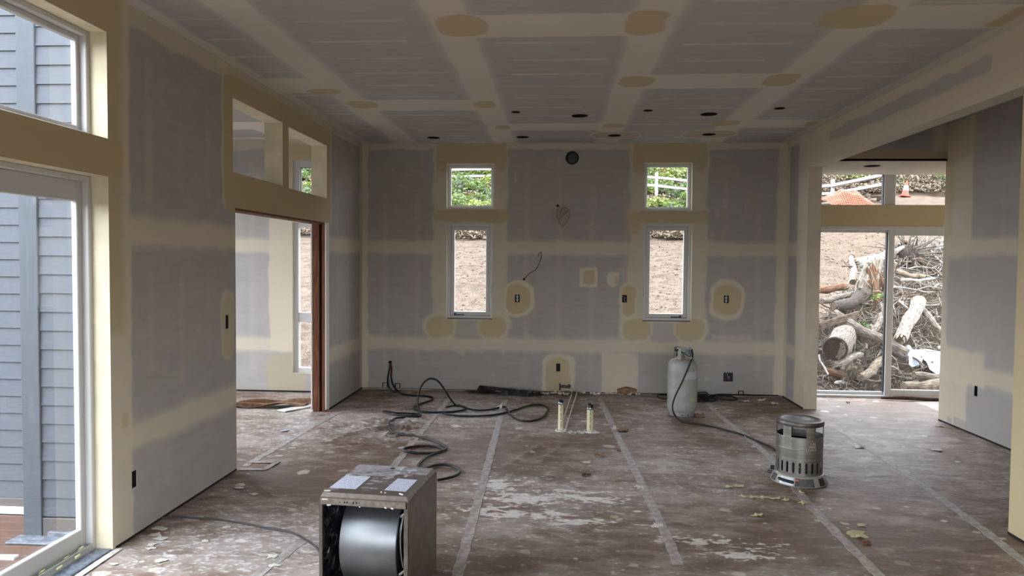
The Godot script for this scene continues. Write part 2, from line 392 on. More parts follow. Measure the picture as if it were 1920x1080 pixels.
# A flat slab with openings. Its face lies in the plane through `at` spanned by u and v, looking along `face`;
# u runs from u0 to u1 and v from v0 to v1. openings: ["through"|"blind"|"round", u, v, u2 or radius, v2, depth]
func slab(called: String, at: Vector3, u: Vector3, v: Vector3, face: Vector3, u0: float, u1: float, v0: float, v1: float, thick: float, openings: Array, front: Material, back: Material, reveal: Material, parent: Node = null) -> MeshInstance3D:
	var us := [u0, u1]
	var vs := [v0, v1]
	var holes := []
	for o in openings:
		var r: Array
		if o[0] == "round":
			r = [o[1] - o[3] * 1.25, o[2] - o[3] * 1.25, o[1] + o[3] * 1.25, o[2] + o[3] * 1.25]
		else:
			r = [maxf(o[1], u0), maxf(o[2], v0), minf(o[3], u1), minf(o[4], v1)]
		holes.append(r)
		us.append_array([r[0], r[2]])
		vs.append_array([r[1], r[3]])
	us.sort()
	vs.sort()
	var f := MB.new()
	var bk := MB.new()
	var rv := MB.new()
	var uv := func(a: float, b: float) -> Vector2: return Vector2((a - u0) / (u1 - u0), (v1 - b) / (v1 - v0))
	var deep := -face * thick
	for i in us.size() - 1:
		if us[i + 1] - us[i] < 1e-5:
			continue
		for j in vs.size() - 1:
			if vs[j + 1] - vs[j] < 1e-5:
				continue
			var cu: float = (us[i] + us[i + 1]) / 2.0
			var cv: float = (vs[j] + vs[j + 1]) / 2.0
			var open := false
			var gone := false
			for q in holes.size():
				var r: Array = holes[q]
				if cu > r[0] and cu < r[2] and cv > r[1] and cv < r[3]:
					open = true
					gone = gone or openings[q][0] != "blind"
			var a: Vector3 = at + u * us[i] + v * vs[j]
			var b: Vector3 = at + u * us[i + 1] + v * vs[j]
			var c: Vector3 = at + u * us[i + 1] + v * vs[j + 1]
			var d: Vector3 = at + u * us[i] + v * vs[j + 1]
			if not open:
				f.quad(a, b, c, d, face, uv.call(us[i], vs[j]), uv.call(us[i + 1], vs[j]), uv.call(us[i + 1], vs[j + 1]), uv.call(us[i], vs[j + 1]))
			if not gone:
				bk.quad(a + deep, b + deep, c + deep, d + deep, -face)
				if us[i] == u0: bk.quad(a, d, d + deep, a + deep, -u)
				if us[i + 1] == u1: bk.quad(b, c, c + deep, b + deep, u)
				if vs[j] == v0: bk.quad(a, b, b + deep, a + deep, -v)
				if vs[j + 1] == v1: bk.quad(d, c, c + deep, d + deep, v)
	for q in holes.size():
		var r: Array = holes[q]
		var o: Array = openings[q]
		if o[0] == "round":
			var mid := at + u * float(o[1]) + v * float(o[2])
			var down := -face * float(o[5])
			for s in 32:
				var a0 := TAU * s / 32
				var a1 := TAU * (s + 1) / 32
				var e0 := Vector2(cos(a0), sin(a0))
				var e1 := Vector2(cos(a1), sin(a1))
				var s0: Vector2 = e0 * 1.25 / maxf(absf(e0.x), absf(e0.y))
				var s1: Vector2 = e1 * 1.25 / maxf(absf(e1.x), absf(e1.y))
				var rad: float = o[3]
				var pt := func(e: Vector2) -> Vector3: return mid + (u * e.x + v * e.y) * rad
				var tx := func(e: Vector2) -> Vector2: return uv.call(o[1] + e.x * rad, o[2] + e.y * rad)
				f.quad(pt.call(e0), pt.call(s0), pt.call(s1), pt.call(e1), face, tx.call(e0), tx.call(s0), tx.call(s1), tx.call(e1))
				var in0 := -(u * e0.x + v * e0.y)
				var in1 := -(u * e1.x + v * e1.y)
				rv.quad4(pt.call(e0), pt.call(e1), pt.call(e1) + down, pt.call(e0) + down, in0, in1, in1, in0)
			continue
		var depth: Vector3 = deep if o[0] == "through" else -face * float(o[5])
		var a := at + u * float(r[0]) + v * float(r[1])
		var b := at + u * float(r[2]) + v * float(r[1])
		var c := at + u * float(r[2]) + v * float(r[3])
		var d := at + u * float(r[0]) + v * float(r[3])
		if r[1] > v0 + 1e-4: rv.quad(a, b, b + depth, a + depth, v)
		if r[3] < v1 - 1e-4: rv.quad(d, c, c + depth, d + depth, -v)
		if r[0] > u0 + 1e-4: rv.quad(a, d, d + depth, a + depth, u)
		if r[2] < u1 - 1e-4: rv.quad(b, c, c + depth, b + depth, -u)
		if o[0] == "blind":
			rv.quad(a + depth, b + depth, c + depth, d + depth, face)
	var list := [f, bk]
	var mats := [front, back]
	if rv.v.size():
		list.append(rv)
		mats.append(reveal)
	return put(called, list, mats, parent)

func bars(b: MB, x0: float, y0: float, x1: float, y1: float, wide: float, z0: float, z1: float, bevel := 0.004, low := -1.0, top := -1.0) -> void:
	# four bars of a frame in the xy plane
	var lw := wide if low < 0.0 else low
	var tw := wide if top < 0.0 else top
	b.span(Vector3(x0, y0, z0), Vector3(x0 + wide, y1, z1), bevel)
	b.span(Vector3(x1 - wide, y0, z0), Vector3(x1, y1, z1), bevel)
	b.span(Vector3(x0 + wide, y1 - tw, z0), Vector3(x1 - wide, y1, z1), bevel)
	b.span(Vector3(x0 + wide, y0, z0), Vector3(x1 - wide, y0 + lw, z1), bevel)

func pane(b: MB, x0: float, y0: float, x1: float, y1: float, z: float) -> void:
	b.quad(Vector3(x0, y0, z), Vector3(x1, y0, z), Vector3(x1, y1, z), Vector3(x0, y1, z), Vector3(0, 0, 1))

func smooth_path(pts: Array, step := 0.02) -> Array:
	var cv := Curve3D.new()
	cv.bake_interval = step
	for i in pts.size():
		var a: Vector3 = pts[maxi(i - 1, 0)]
		var b: Vector3 = pts[mini(i + 1, pts.size() - 1)]
		var t := (b - a) / 6.0
		var most: float = minf((pts[i] - a).length() if i else 1.0, (b - pts[i]).length() if i < pts.size() - 1 else 1.0) * 0.45
		t = t.limit_length(most)
		cv.add_point(pts[i], -t, t)
	return Array(cv.get_baked_points())

func _ready() -> void:
	# camera
	var cam := Camera3D.new()
	cam.name = "camera"
	cam.fov = rad_to_deg(2.0 * atan(540.0 / 1370.8))
	cam.near = 0.05
	cam.far = 300.0
	cam.transform = Transform3D(Basis(Vector3(0.99798, 0.00843, -0.06291), Vector3(-0.01079, 0.99924, -0.03733), Vector3(0.06254, 0.03793, 0.99732)).orthonormalized(), Vector3(0, 1.6211, 0))
	add_child(cam)
	cam.current = true
	# sky: bright overcast
	var we := WorldEnvironment.new()
	we.name = "world"
	var env := Environment.new()
	env.background_mode = Environment.BG_SKY
	var sky := Sky.new()
	var sm := ProceduralSkyMaterial.new()
	sm.sky_top_color = Color(0.92, 0.955, 1.0)
	sm.sky_horizon_color = Color(0.97, 0.985, 1.0)
	sm.ground_bottom_color = Color(0.35, 0.32, 0.29)
	sm.ground_horizon_color = Color(0.5, 0.48, 0.46)
	sm.sky_energy_multiplier = 1.0
	sky.sky_material = sm
	env.sky = sky
	env.tonemap_mode = Environment.TONE_MAPPER_LINEAR
	env.tonemap_exposure = 12.3
	env.sdfgi_enabled = true
	env.ssao_enabled = true
	env.ssil_enabled = true
	we.environment = env
	add_child(we)
	# the sun behind thin cloud
	var sun := DirectionalLight3D.new()
	sun.name = "sun"
	sun.light_energy = 0.07
	sun.light_color = Color(1.0, 0.95, 0.88)
	sun.light_angular_distance = 12.0
	sun.shadow_enabled = true
	sun.rotation_degrees = Vector3(-56, 24, 0)
	sun.sky_mode = DirectionalLight3D.SKY_MODE_LIGHT_ONLY
	add_child(sun)

	rng.seed = 7
	var f := FastNoiseLite.new()
	f.noise_type = FastNoiseLite.TYPE_SIMPLEX_SMOOTH
	f.frequency = 0.018
	f.fractal_octaves = 5
	f.seed = 3
	var im := f.get_seamless_image(512, 512)
	im.convert(Image.FORMAT_L8)
	nz = im.get_data()

	materials()
	room()
	floor_and_tape()
	windows()
	outside_left()
	hillside()
	debris()
	fences()
	blower()
	heater()
	tank()
	cables()
	plumbing()
	boxes_in_walls()
	ceiling_cans()
	litter()

func materials() -> void:
	M.mud = grained(MUD, MUD.darkened(0.04), Vector3(0.8, 0.8, 0.8), 0.9, 11, 0.0, true)
	M.dry = grained(MUD_DRY.darkened(0.06), MUD_DRY.darkened(0.1), Vector3(0.8, 0.8, 0.8), 0.9, 10, 0.0, true)
	M.cream = grained(CREAM, CREAM.darkened(0.05), Vector3(1.1, 1.1, 1.1), 0.85, 12, 0.0, true)
	M.tan = grained(TAN, TAN.darkened(0.08), Vector3(1.0, 1.0, 1.0), 0.9, 13, 0.0, true)
	M.paper = grained(PAPER, PAPER.darkened(0.05), Vector3(0.9, 0.9, 0.9), 0.92, 14, 0.0, true)
	M.vinyl = mat(Color(0.76, 0.76, 0.755), 0.5)
	M.track = mat(Color(0.70, 0.72, 0.70), 0.45)
	M.gasket = mat(Color(0.08, 0.08, 0.09), 0.6)
	M.glass = mat(Color(0.93, 0.96, 0.95, 0.04), 0.0)
	M.glass.transparency = BaseMaterial3D.TRANSPARENCY_ALPHA
	M.hardware = mat(Color(0.25, 0.26, 0.28), 0.4, 0.6)
	M.stud = grained(Color(0.50, 0.32, 0.21), Color(0.36, 0.20, 0.12), Vector3(9, 0.7, 9), 0.8, 15)
	M.sill = mat(Color(0.10, 0.08, 0.07), 0.95)
	M.black = mat(Color(0.035, 0.035, 0.04), 0.5)
	M.rubber = mat(Color(0.028, 0.028, 0.03), 0.55)
	M.dark = mat(Color(0.02, 0.02, 0.02), 0.9)
	M.tape = grained(Color(0.69, 0.665, 0.65), Color(0.57, 0.53, 0.505), Vector3(3, 3, 3), 0.7, 16, 0.0, true)
	M.plaster = grained(Color(0.86, 0.85, 0.82), Color(0.72, 0.70, 0.67), Vector3(6, 6, 6), 0.9, 17, 0.4, true)
	M.kraft = grained(Color(0.58, 0.45, 0.35), Color(0.44, 0.33, 0.25), Vector3(2.5, 2.5, 2.5), 0.75, 18, 0.0, true)
	M.siding = grained(Color(0.265, 0.288, 0.32), Color(0.242, 0.265, 0.297), Vector3(1.2, 9, 1.2), 0.7, 19)
	M.corner = grained(Color(0.247, 0.275, 0.303), Color(0.232, 0.256, 0.284), Vector3(6, 0.6, 6), 0.7, 20)
	M.deck = grained(Color(0.335, 0.225, 0.165), Color(0.26, 0.17, 0.125), Vector3(1.0, 6, 8), 0.7, 21)
	M.galv = grained(Color(0.64, 0.66, 0.68), Color(0.58, 0.60, 0.62), Vector3(1.2, 1.2, 1.2), 0.52, 22, 0.0, false, 0.92)
	M.galv.anisotropy_enabled = true
	M.galv.anisotropy = -0.85
	M.pvc = mat(Color(0.86, 0.83, 0.71), 0.4)
	M.concrete = grained(Color(0.45, 0.44, 0.42), Color(0.38, 0.37, 0.36), Vector3(0.7, 0.7, 0.7), 0.9, 23, 0.0, true)
	M.soil = grained(Color(0.30, 0.28, 0.25), Color(0.24, 0.22, 0.20), Vector3(0.7, 0.7, 0.7), 0.95, 24, 0.0, true)

func seams(p: Paint, x0: float, x1: float, fade := 1.0) -> void:
	# the two level joints of a wall hung with four foot sheets
	p.rect(x0, 1.68, x1, 1.87, MUD, 0.55 * fade, 0.05, 0.02, 0.035)
	p.rect(x0, 1.705, x1, 1.845, MUD, 0.75 * fade, 0.02, 0.02, 0.02, 0.2)
	p.rect(x0, 0.49, x1, 0.68, MUD, 0.55 * fade, 0.05, 0.02, 0.035)
	p.rect(x0, 0.515, x1, 0.65, MUD, 0.75 * fade, 0.02, 0.02, 0.02, 0.2)

func screws(p: Paint, x0: float, x1: float, y0: float, y1: float, step := 0.406, alpha := 0.3) -> void:
	# upright skim strips over the screw rows
	var x := x0 + step * 0.5
	while x < x1:
		var a := rng.randf_range(0.0, 0.3)
		p.rect(x - 0.035, y0 + (y1 - y0) * a * 0.5, x + 0.035, y1 - (y1 - y0) * rng.randf_range(0.0, 0.25), MUD, alpha * rng.randf_range(0.5, 1.0), 0.04, 0.03, 0.03, 0.5)
		x += step

func wall_mat(p: Paint) -> StandardMaterial3D:
	var m := mat(Color.WHITE, 0.88, 0.0, 0.4)
	m.albedo_texture = p.tex()
	m.texture_repeat = false
	return m

func room() -> void:
	# --- the far wall
	var p := Paint.new(-2.60, 5.473, CEIL, 165.0, PAPER, nz)
	screws(p, -2.36, -1.58, 0.05, 2.95)
	screws(p, -0.6, 0.83, 0.05, 2.95)
	screws(p, 1.8, 2.62, 0.05, 2.95)
	seams(p, -2.6, 2.9)
	p.rect(-2.6, 2.975, 2.9, 3.06, MUD, 0.8, 0.02, 0.01, 0.03)
	p.rect(-2.6, 0.0, -2.365, 3.05, MUD, 0.85, 0.025, 0.02, 0.04)
	p.rect(2.61, 0.0, 2.9, 3.05, MUD, 0.85, 0.03, 0.02, 0.04)
	for side in [-1, 1]:
		var c: float = -1.09 if side < 0 else 1.32
		p.rect(c - 0.47, 0.60, c + 0.47, 3.05, MUD, 0.88, 0.035, 0.06, 0.06, 0.12)
		p.rect(c - 0.43, 2.80, c + 0.45, 3.05, TAN, 0.9, 0.03, 0.03, 0.04, 0.1)
		p.rect(c - 0.43, 2.70, c - 0.28, 2.85, TAN, 0.8, 0.04, 0.05, 0.05)
		p.rect(c + 0.30, 2.72, c + 0.43, 2.85, TAN, 0.7, 0.04, 0.05, 0.05)
		p.rect(c - 0.45, 2.09, c + 0.48, 2.24, TAN, 0.9, 0.03, 0.05, 0.04, 0.1)
		p.rect(c - 0.20, 0.64, c + 0.16, 0.88, PAPER, 0.75, 0.04, 0.04, 0.04)
		p.oval(c - 0.37, 0.80, 0.21, 0.15, MUD, 0.9, 0.05)
		p.oval(c - 0.36, 0.79, 0.17, 0.13, TAN, 0.85, 0.04)
		p.oval(c + 0.30, 0.81, 0.21, 0.15, MUD, 0.9, 0.05)
		p.oval(c + 0.29, 0.80, 0.17, 0.13, TAN, 0.85, 0.04)
	p.rect(0.82, 1.95, 0.98, 2.2, TAN, 0.6, 0.04, 0.05, 0.05)
	p.rect(0.54, 0.0, 0.99, 0.5, MUD, 0.9, 0.03, 0.02, 0.03, 0.15)
	p.oval(-0.485, 1.155, 0.185, 0.225, MUD, 0.95, 0.02, 0.06)
	p.oval(-0.497, 1.15, 0.145, 0.185, TAN, 0.9, 0.025, 0.05)
	p.oval(2.04, 1.165, 0.215, 0.25, MUD, 0.95, 0.03, 0.06)
	p.oval(2.035, 1.16, 0.17, 0.19, TAN, 0.9, 0.03, 0.05)
	p.oval(0.85, 1.14, 0.11, 0.23, MUD, 0.9, 0.03, 0.05)
	p.oval(0.86, 1.15, 0.08, 0.18, TAN, 0.9, 0.03, 0.05)
	p.rect(-0.19, -0.1, 0.21, 0.47, MUD, 0.95, 0.03, 0.12, 0.05)
	p.rect(-0.14, -0.1, 0.15, 0.43, TAN, 0.85, 0.03, 0.12, 0.05, 0.2)
	p.rect(0.26, 1.31, 0.475, 1.54, MUD, 0.95, 0.015, 0.01, 0.03)
	p.rect(0.30, 1.34, 0.44, 1.51, TAN, 0.9, 0.02, 0.02, 0.04)
	p.oval(0.665, 1.40, 0.075, 0.105, MUD, 0.95, 0.02, 0.05)
	p.oval(0.71, 1.38, 0.03, 0.04, TAN, 0.8, 0.03, 0.03)
	p.rect(0.70, 1.46, 0.80, 1.54, MUD, 0.3, 0.03, 0.03, 0.05)
	p.rect(1.86, 0.68, 2.35, 0.74, MUD, 0.6, 0.04, 0.02, 0.03, 0.3)
	for i in 40:
		var x := rng.randf_range(-2.3, 2.5)
		var y := rng.randf_range(0.05, 2.8)
		p.oval(x, y, rng.randf_range(0.008, 0.03), rng.randf_range(0.01, 0.05), MUD, rng.randf_range(0.2, 0.6), 0.02, 0.02)
	M.back = wall_mat(p)
	var holes := [["through", -1.378, 2.248, -0.788, 2.801], ["through", -1.375, 0.888, -0.804, 2.075], ["through", 1.028, 2.238, 1.604, 2.814], ["through", 1.032, 0.892, 1.615, 2.087],
		["round", 0.158, 2.872, 0.078, 0.0, 0.10], ["blind", -0.527, 1.105, -0.467, 1.20, 0.055], ["blind", 0.784, 1.115, 0.844, 1.21, 0.055], ["blind", 2.007, 1.122, 2.067, 1.217, 0.055],
		["blind", -0.012, 0.255, 0.042, 0.355, 0.055], ["blind", 2.02, 0.17, 2.135, 0.275, 0.06]]
	structure(slab("wall_back", Vector3(0, 0, -BACK), Vector3.RIGHT, Vector3.UP, Vector3.BACK, -2.60, 2.873, 0.0, CEIL, 0.17, holes, M.back, M.paper, M.cream),
		"far drywall wall with two narrow window stacks, taped and mudded joints", "wall")

	# --- the left wall with slider, pocket doorway and the high openings
	p = Paint.new(-2.6, 11.58, CEIL, 165.0, PAPER, nz)
	screws(p, 4.05, 5.15, 1.9, 2.9, 0.36, 0.35)
	screws(p, 4.05, 5.3, 0.8, 1.66, 0.36, 0.25)
	screws(p, 7.75, 8.9, 0.05, 2.9, 0.4, 0.3)
	seams(p, 3.9, 9.0)
	p.rect(3.9, 2.93, 5.3, 3.06, MUD, 0.75, 0.02, 0.02, 0.04)
	p.rect(5.1, 2.975, 9.0, 3.06, MUD, 0.75, 0.02, 0.02, 0.03)
	p.rect(-2.6, 0.0, 4.03, 3.06, MUD, 0.95, 0.03, 0.02, 0.03, 0.1)
	p.rect(-2.6, 1.2, 3.96, 3.06, TAN, 0.8, 0.06, 0.02, 0.03, 0.1)
	p.rect(-2.6, 2.06, 3.96, 2.28, TAN, 0.6, 0.03, 0.02, 0.03)
	p.rect(5.17, 1.98, 7.76, 2.98, MUD, 0.7, 0.03, 0.06, 0.04)
	p.rect(5.21, 1.96, 7.72, 2.99, TAN, 0.95, 0.03, 0.06, 0.04, 0.1)
	p.rect(8.86, 0.0, 9.0, 3.05, MUD, 0.85, 0.03, 0.02, 0.03)
	p.oval(5.25, 1.13, 0.11, 0.26, MUD, 0.7, 0.03, 0.04)
	p.oval(5.27, 1.12, 0.09, 0.22, TAN, 0.6, 0.04, 0.04)
	p.rect(5.24, 0.3, 5.3, 0.5, TAN, 0.0)
	p.rect(3.93, 0.66, 3.99, 0.74, TAN, 0.6, 0.02, 0.02, 0.02)
	M.left = wall_mat(p)
	holes = [["through", 0.9, 0.0, 3.835, 2.055], ["through", 0.9, 2.26, 3.835, 2.83], ["through", 5.362, 2.263, 6.355, 2.816], ["through", 6.498, 2.255, 7.59, 2.805], ["through", 5.395, 0.0, 7.66, 2.002],
		["blind", 4.022, 0.285, 4.072, 0.385, 0.055], ["blind", 5.225, 1.095, 5.275, 1.20, 0.055]]
	structure(slab("wall_left", Vector3(LEFT, 0, 0), Vector3.FORWARD, Vector3.UP, Vector3.RIGHT, -2.6, BACK, 0.0, CEIL, 0.165, holes, M.left, M.paper, M.cream),
		"left drywall wall with glazed door, pocket doorway and high openings", "wall")

	# --- the right wall: stub, header beam and near end
	p = Paint.new(-2.6, 11.58, CEIL, 120.0, PAPER, nz)
	p.rect(-2.6, 0.0, 8.56, 3.06, MUD, 0.95, 0.04, 0.02, 0.03, 0.1)
	p.rect(4.85, 2.85, 7.62, 2.955, PAPER, 0.8, 0.02, 0.02, 0.05)
	p.rect(8.86, 0.0, 9.0, 3.05, MUD, 0.9, 0.03, 0.02, 0.02)
	p.rect(8.3, 2.98, 9.0, 3.06, MUD, 0.85, 0.03, 0.02, 0.02)
	seams(p, 8.3, 9.0)
	p.rect(-2.6, 0.0, 4.6, 2.66, TAN, 0.9, 0.03, 0.02, 0.04, 0.1)
	M.rightw = wall_mat(p)
	holes = [["through", 4.532, 0.0, 8.236, 2.673]]
	structure(slab("wall_right", Vector3(RIGHT, 0, 0), Vector3.FORWARD, Vector3.UP, Vector3.LEFT, -2.6, BACK, 0.0, CEIL, 0.146, holes, M.rightw, M.paper, M.mud),
		"right drywall wall opening under a deep header beam into the passage", "wall")

	# --- the passage wall beyond the header
	p = Paint.new(-2.6, 10.4, CEIL, 120.0, PAPER, nz)
	screws(p, 4.6, 7.2, 0.0, 3.0, 0.4, 0.2)
	seams(p, -2.6, 7.8)
	p.rect(7.29, 0.0, 7.85, 3.06, MUD, 0.9, 0.05, 0.02, 0.05, 0.1)
	p.rect(7.0, 0.42, 7.85, 0.9, MUD, 0.9, 0.06, 0.05, 0.08)
	p.rect(6.4, 0.8, 7.68, 1.70, PAPER, 0.9, 0.07, 0.05, 0.08)
	p.rect(6.2, -0.1, 7.27, 0.46, PAPER, 0.95, 0.03, 0.02, 0.04)
	p.rect(7.25, 0.0, 7.5, 0.10, PAPER, 0.8, 0.02, 0.01, 0.02)
	p.rect(7.54, 0.0, 7.62, 0.08, PAPER, 0.8, 0.02, 0.01, 0.02)
	p.rect(7.2, 2.65, 7.85, 3.06, TAN, 0.5, 0.08, 0.05, 0.06)
	p.rect(7.62, 1.9, 7.85, 2.7, TAN, 0.5, 0.05, 0.04, 0.05)
	M.passage = wall_mat(p)
	structure(slab("wall_passage", Vector3(3.957, 0, 0), Vector3.FORWARD, Vector3.UP, Vector3.LEFT, -2.6, 7.80, 0.0, CEIL, 0.15, [["blind", 7.111, 0.370, 7.165, 0.470, 0.055]], M.passage, M.mud, M.mud),
		"drywall wall of the passage beyond the header, half mudded", "wall")

	# --- the alcove in front of the right hand glazed door
	p = Paint.new(2.873, 2.6, CEIL, 90.0, MUD, nz)
	p.rect(2.8, 2.05, 5.5, 2.33, TAN, 0.95, 0.02, 0.01, 0.01, 0.1)
	M.alcove = wall_mat(p)
	structure(slab("wall_alcove", Vector3(0, 0, -BACK), Vector3.RIGHT, Vector3.UP, Vector3.BACK, 2.873, 5.3, 0.0, CEIL, 0.17, [["through", 2.95, 0.0, 5.03, 2.068], ["through", 2.95, 2.315, 5.03, 2.70]], M.alcove, M.paper, M.tan),
		"alcove wall framing the two panel glazed door and its transom window", "wall")
	structure(slab("wall_alcove_side", Vector3(5.3, 0, 0), Vector3.FORWARD, Vector3.UP, Vector3.LEFT, 7.7, BACK, 0.0, CEIL, 0.17, [], M.mud, M.paper, M.mud), "hidden side wall closing the alcove beside the glazed door", "wall")
	structure(slab("wall_alcove_front", Vector3(0, 0, -7.80), Vector3.RIGHT, Vector3.UP, Vector3.FORWARD, 4.107, 5.3, 0.0, CEIL, 0.15, [], M.mud, M.paper, M.mud), "short return wall at the end of the passage wall", "wall")
	var so := shell("trim_1", "boxed drywall soffit over the glazed door with one round light hole", "soffit")
	slab("soffit_underside", Vector3(0, 2.673, 0), Vector3.RIGHT, Vector3.FORWARD, Vector3.DOWN, 2.873, 5.3, 7.77, BACK, 0.02, [["round", 3.374, 8.173, 0.085, 0.0, 0.12]], M.dry, M.mud, M.dark, so)
	p = Paint.new(2.873, 2.427, 0.377, 120.0, PAPER, nz)
	p.rect(2.8, 0.0, 5.5, 0.13, TAN, 0.95, 0.02, 0.01, 0.02)
	p.rect(3.80, 0.1, 5.5, 0.4, MUD, 0.9, 0.06, 0.02, 0.05)
	M.soffit = wall_mat(p)
	slab("soffit_face", Vector3(0, 2.673, -7.77), Vector3.RIGHT, Vector3.UP, Vector3.BACK, 2.873, 5.3, 0.0, 0.377, 0.02, [], M.soffit, M.mud, M.mud, so)

	# --- ceilings
	p = Paint.new(-2.5, 5.3, 6.08, 150.0, PAPER.lightened(0.10), nz)
	p.y0 = 2.9
	var joints := [-1.88, -0.665, 0.56, 1.79]
	var lanes := [[-2.38, -2.0], [-1.74, -0.80], [-0.53, 0.44], [0.70, 1.66], [1.95, 2.64]]
	for l in 5:
		var d := 3.1 + 0.07 * l
		while d < 8.95:
			var a: float = lanes[l][0] + rng.randf_range(0.03, 0.2) * (lanes[l][1] - lanes[l][0])
			var b: float = lanes[l][1] - rng.randf_range(0.03, 0.25) * (lanes[l][1] - lanes[l][0])
			p.rect(a, d - 0.02, b, d + 0.02, MUD_DRY, rng.randf_range(0.55, 0.95), 0.015, 0.01, 0.02, 0.5)
			d += 0.406
	for j in joints:
		p.rect(j - 0.16, 2.8, j + 0.16, 9.0, MUD_DRY, 0.4, 0.04, 0.02, 0.05)
		p.rect(j - 0.125, 2.8, j + 0.125, 9.0, MUD_DRY, 0.9, 0.02, 0.02, 0.03, 0.1)
	for c in [[-0.665, 0.56, 4.30, 4.74], [-0.665, 0.56, 7.70, 8.10], [-1.88, -0.665, 6.55, 7.02], [0.56, 1.79, 5.70, 6.18], [1.79, 2.7, 4.24, 4.66], [1.79, 2.7, 7.52, 7.98], [-2.5, -1.88, 5.75, 6.25], [0.56, 1.79, 2.9, 3.2]]:
		p.rect(c[0], c[2], c[1], c[3], MUD_DRY, 0.95, 0.02, 0.02, 0.03, 0.1)
	for b in [[-0.62, 4.50, 0.16, 0.21], [0.51, 4.50, 0.12, 0.22], [0.60, 5.93, 0.14, 0.17], [1.73, 5.92, 0.13, 0.2], [1.72, 4.42, 0.2, 0.22], [2.62, 4.45, 0.1, 0.2], [-1.83, 6.75, 0.14, 0.16], [-2.0, 6.2, 0.15, 0.1], [-0.70, 6.75, 0.11, 0.15], [-0.62, 7.9, 0.07, 0.12], [0.58, 7.85, 0.12, 0.1], [1.72, 7.72, 0.14, 0.15], [2.6, 7.75, 0.08, 0.15]]:
		p.oval(b[0], b[1], b[2], b[3], TAN, 0.85, 0.02, 0.06)
	p.oval(0.63, 8.43, 0.30, 0.24, MUD_DRY, 0.8, 0.02, 0.03)
	p.oval(0.63, 8.43, 0.27, 0.20, PAPER.lerp(TAN, 0.5), 0.9, 0.02, 0.03)
	p.oval(1.67, 8.38, 0.32, 0.26, MUD_DRY, 0.8, 0.02, 0.03)
	p.oval(1.67, 8.38, 0.29, 0.22, PAPER.lerp(TAN, 0.6), 0.9, 0.02, 0.03)
	p.rect(-2.5, 2.8, -2.34, 9.0, MUD_DRY, 0.85, 0.03, 0.02, 0.04)
	p.rect(2.62, 2.8, 2.8, 9.0, MUD_DRY, 0.85, 0.03, 0.02, 0.04)
	p.rect(-2.5, 8.90, 2.8, 9.0, MUD_DRY, 0.6, 0.03, 0.02, 0.03)
	M.ceiling = wall_mat(p)
	holes = []
	for c in CANS:
		holes.append(["round", c[0], c[1], c[2], 0.0, 0.13])
	structure(slab("ceiling", Vector3(0, CEIL, 0), Vector3.RIGHT, Vector3.FORWARD, Vector3.DOWN, -2.5, 2.8, 2.9, BACK, 0.02, holes, M.ceiling, M.paper, M.dark),
		"taped drywall ceiling of the main room with round light holes", "ceiling")
	structure(slab("ceiling", Vector3(0, CEIL, 0), Vector3.RIGHT, Vector3.FORWARD, Vector3.DOWN, -2.5, 2.8, -2.6, 2.9, 0.02, [], M.paper, M.paper, M.dark), "plain drywall ceiling continuing towards the near end of the room", "ceiling")
	structure(slab("ceiling", Vector3(0, CEIL, 0), Vector3.RIGHT, Vector3.FORWARD, Vector3.DOWN, 2.8, 5.45, -2.6, BACK, 0.02, [], M.paper, M.paper, M.dark), "drywall ceiling above the passage and the alcove", "ceiling")
	p = Paint.new(-5.02, 2.41, 3.52, 100.0, PAPER, nz)
	p.y0 = 5.3
	p.rect(-6.4, 7.55, -2.5, 8.0, MUD_DRY, 0.9, 0.02, 0.02, 0.03)
	p.rect(-4.6, 5.2, -4.3, 9.0, MUD_DRY, 0.9, 0.02, 0.02, 0.03)
	p.rect(-3.4, 7.6, -3.1, 9.0, MUD_DRY, 0.9, 0.02, 0.02, 0.03)
	p.rect(-6.4, 8.5, -2.5, 9.0, MUD_DRY, 0.8, 0.03, 0.02, 0.03)
	M.ceiling_side = wall_mat(p)
	structure(slab("ceiling", Vector3(0, CEIL, 0), Vector3.RIGHT, Vector3.FORWARD, Vector3.DOWN, -5.02, -2.61, 5.3, 8.82, 0.02, [], M.ceiling_side, M.paper, M.dark), "taped drywall ceiling of the side room seen through the high openings", "ceiling")

	# --- the side room
	p = Paint.new(-5.0, 2.42, CEIL, 130.0, PAPER, nz)
	screws(p, -4.3, -3.5, 0.0, 3.0, 0.4, 0.2)
	seams(p, -6.3, -3.2)
	p.rect(-6.3, 2.93, -2.5, 3.06, MUD, 0.7, 0.02, 0.02, 0.03)
	p.rect(-3.50, 0.5, -2.5, 3.06, MUD, 0.9, 0.03, 0.02, 0.04)
	p.rect(-3.40, 2.1, -2.5, 3.0, TAN, 0.8, 0.03, 0.02, 0.04)
	p.rect(-3.53, -0.1, -3.05, 0.46, TAN, 0.55, 0.05, 0.10, 0.06)
	M.sidew = wall_mat(p)
	structure(slab("wall_side_room_back", Vector3(0, 0, -8.65), Vector3.RIGHT, Vector3.UP, Vector3.BACK, -5.0, -2.58, 0.0, CEIL, 0.17, [["through", -3.205, 0.23, -2.72, 2.055], ["through", -3.205, 2.23, -2.72, 2.80]], M.sidew, M.paper, M.cream),
		"far drywall wall of the side room with a tall narrow window", "wall")
	structure(slab("wall_side_room_left", Vector3(-4.85, 0, 0), Vector3.FORWARD, Vector3.UP, Vector3.RIGHT, 5.3, 8.82, 0.0, CEIL, 0.17, [["through", 5.6, 0.05, 8.4, 2.75]], M.paper, M.siding, M.cream),
		"left wall of the side room with a wide window", "wall")
	structure(slab("wall_side_room_front", Vector3(0, 0, -5.36), Vector3.RIGHT, Vector3.UP, Vector3.FORWARD, -5.0, -2.61, 0.0, CEIL, 0.12, [], M.paper, M.siding, M.cream), "near wall of the side room behind the grey siding", "wall")
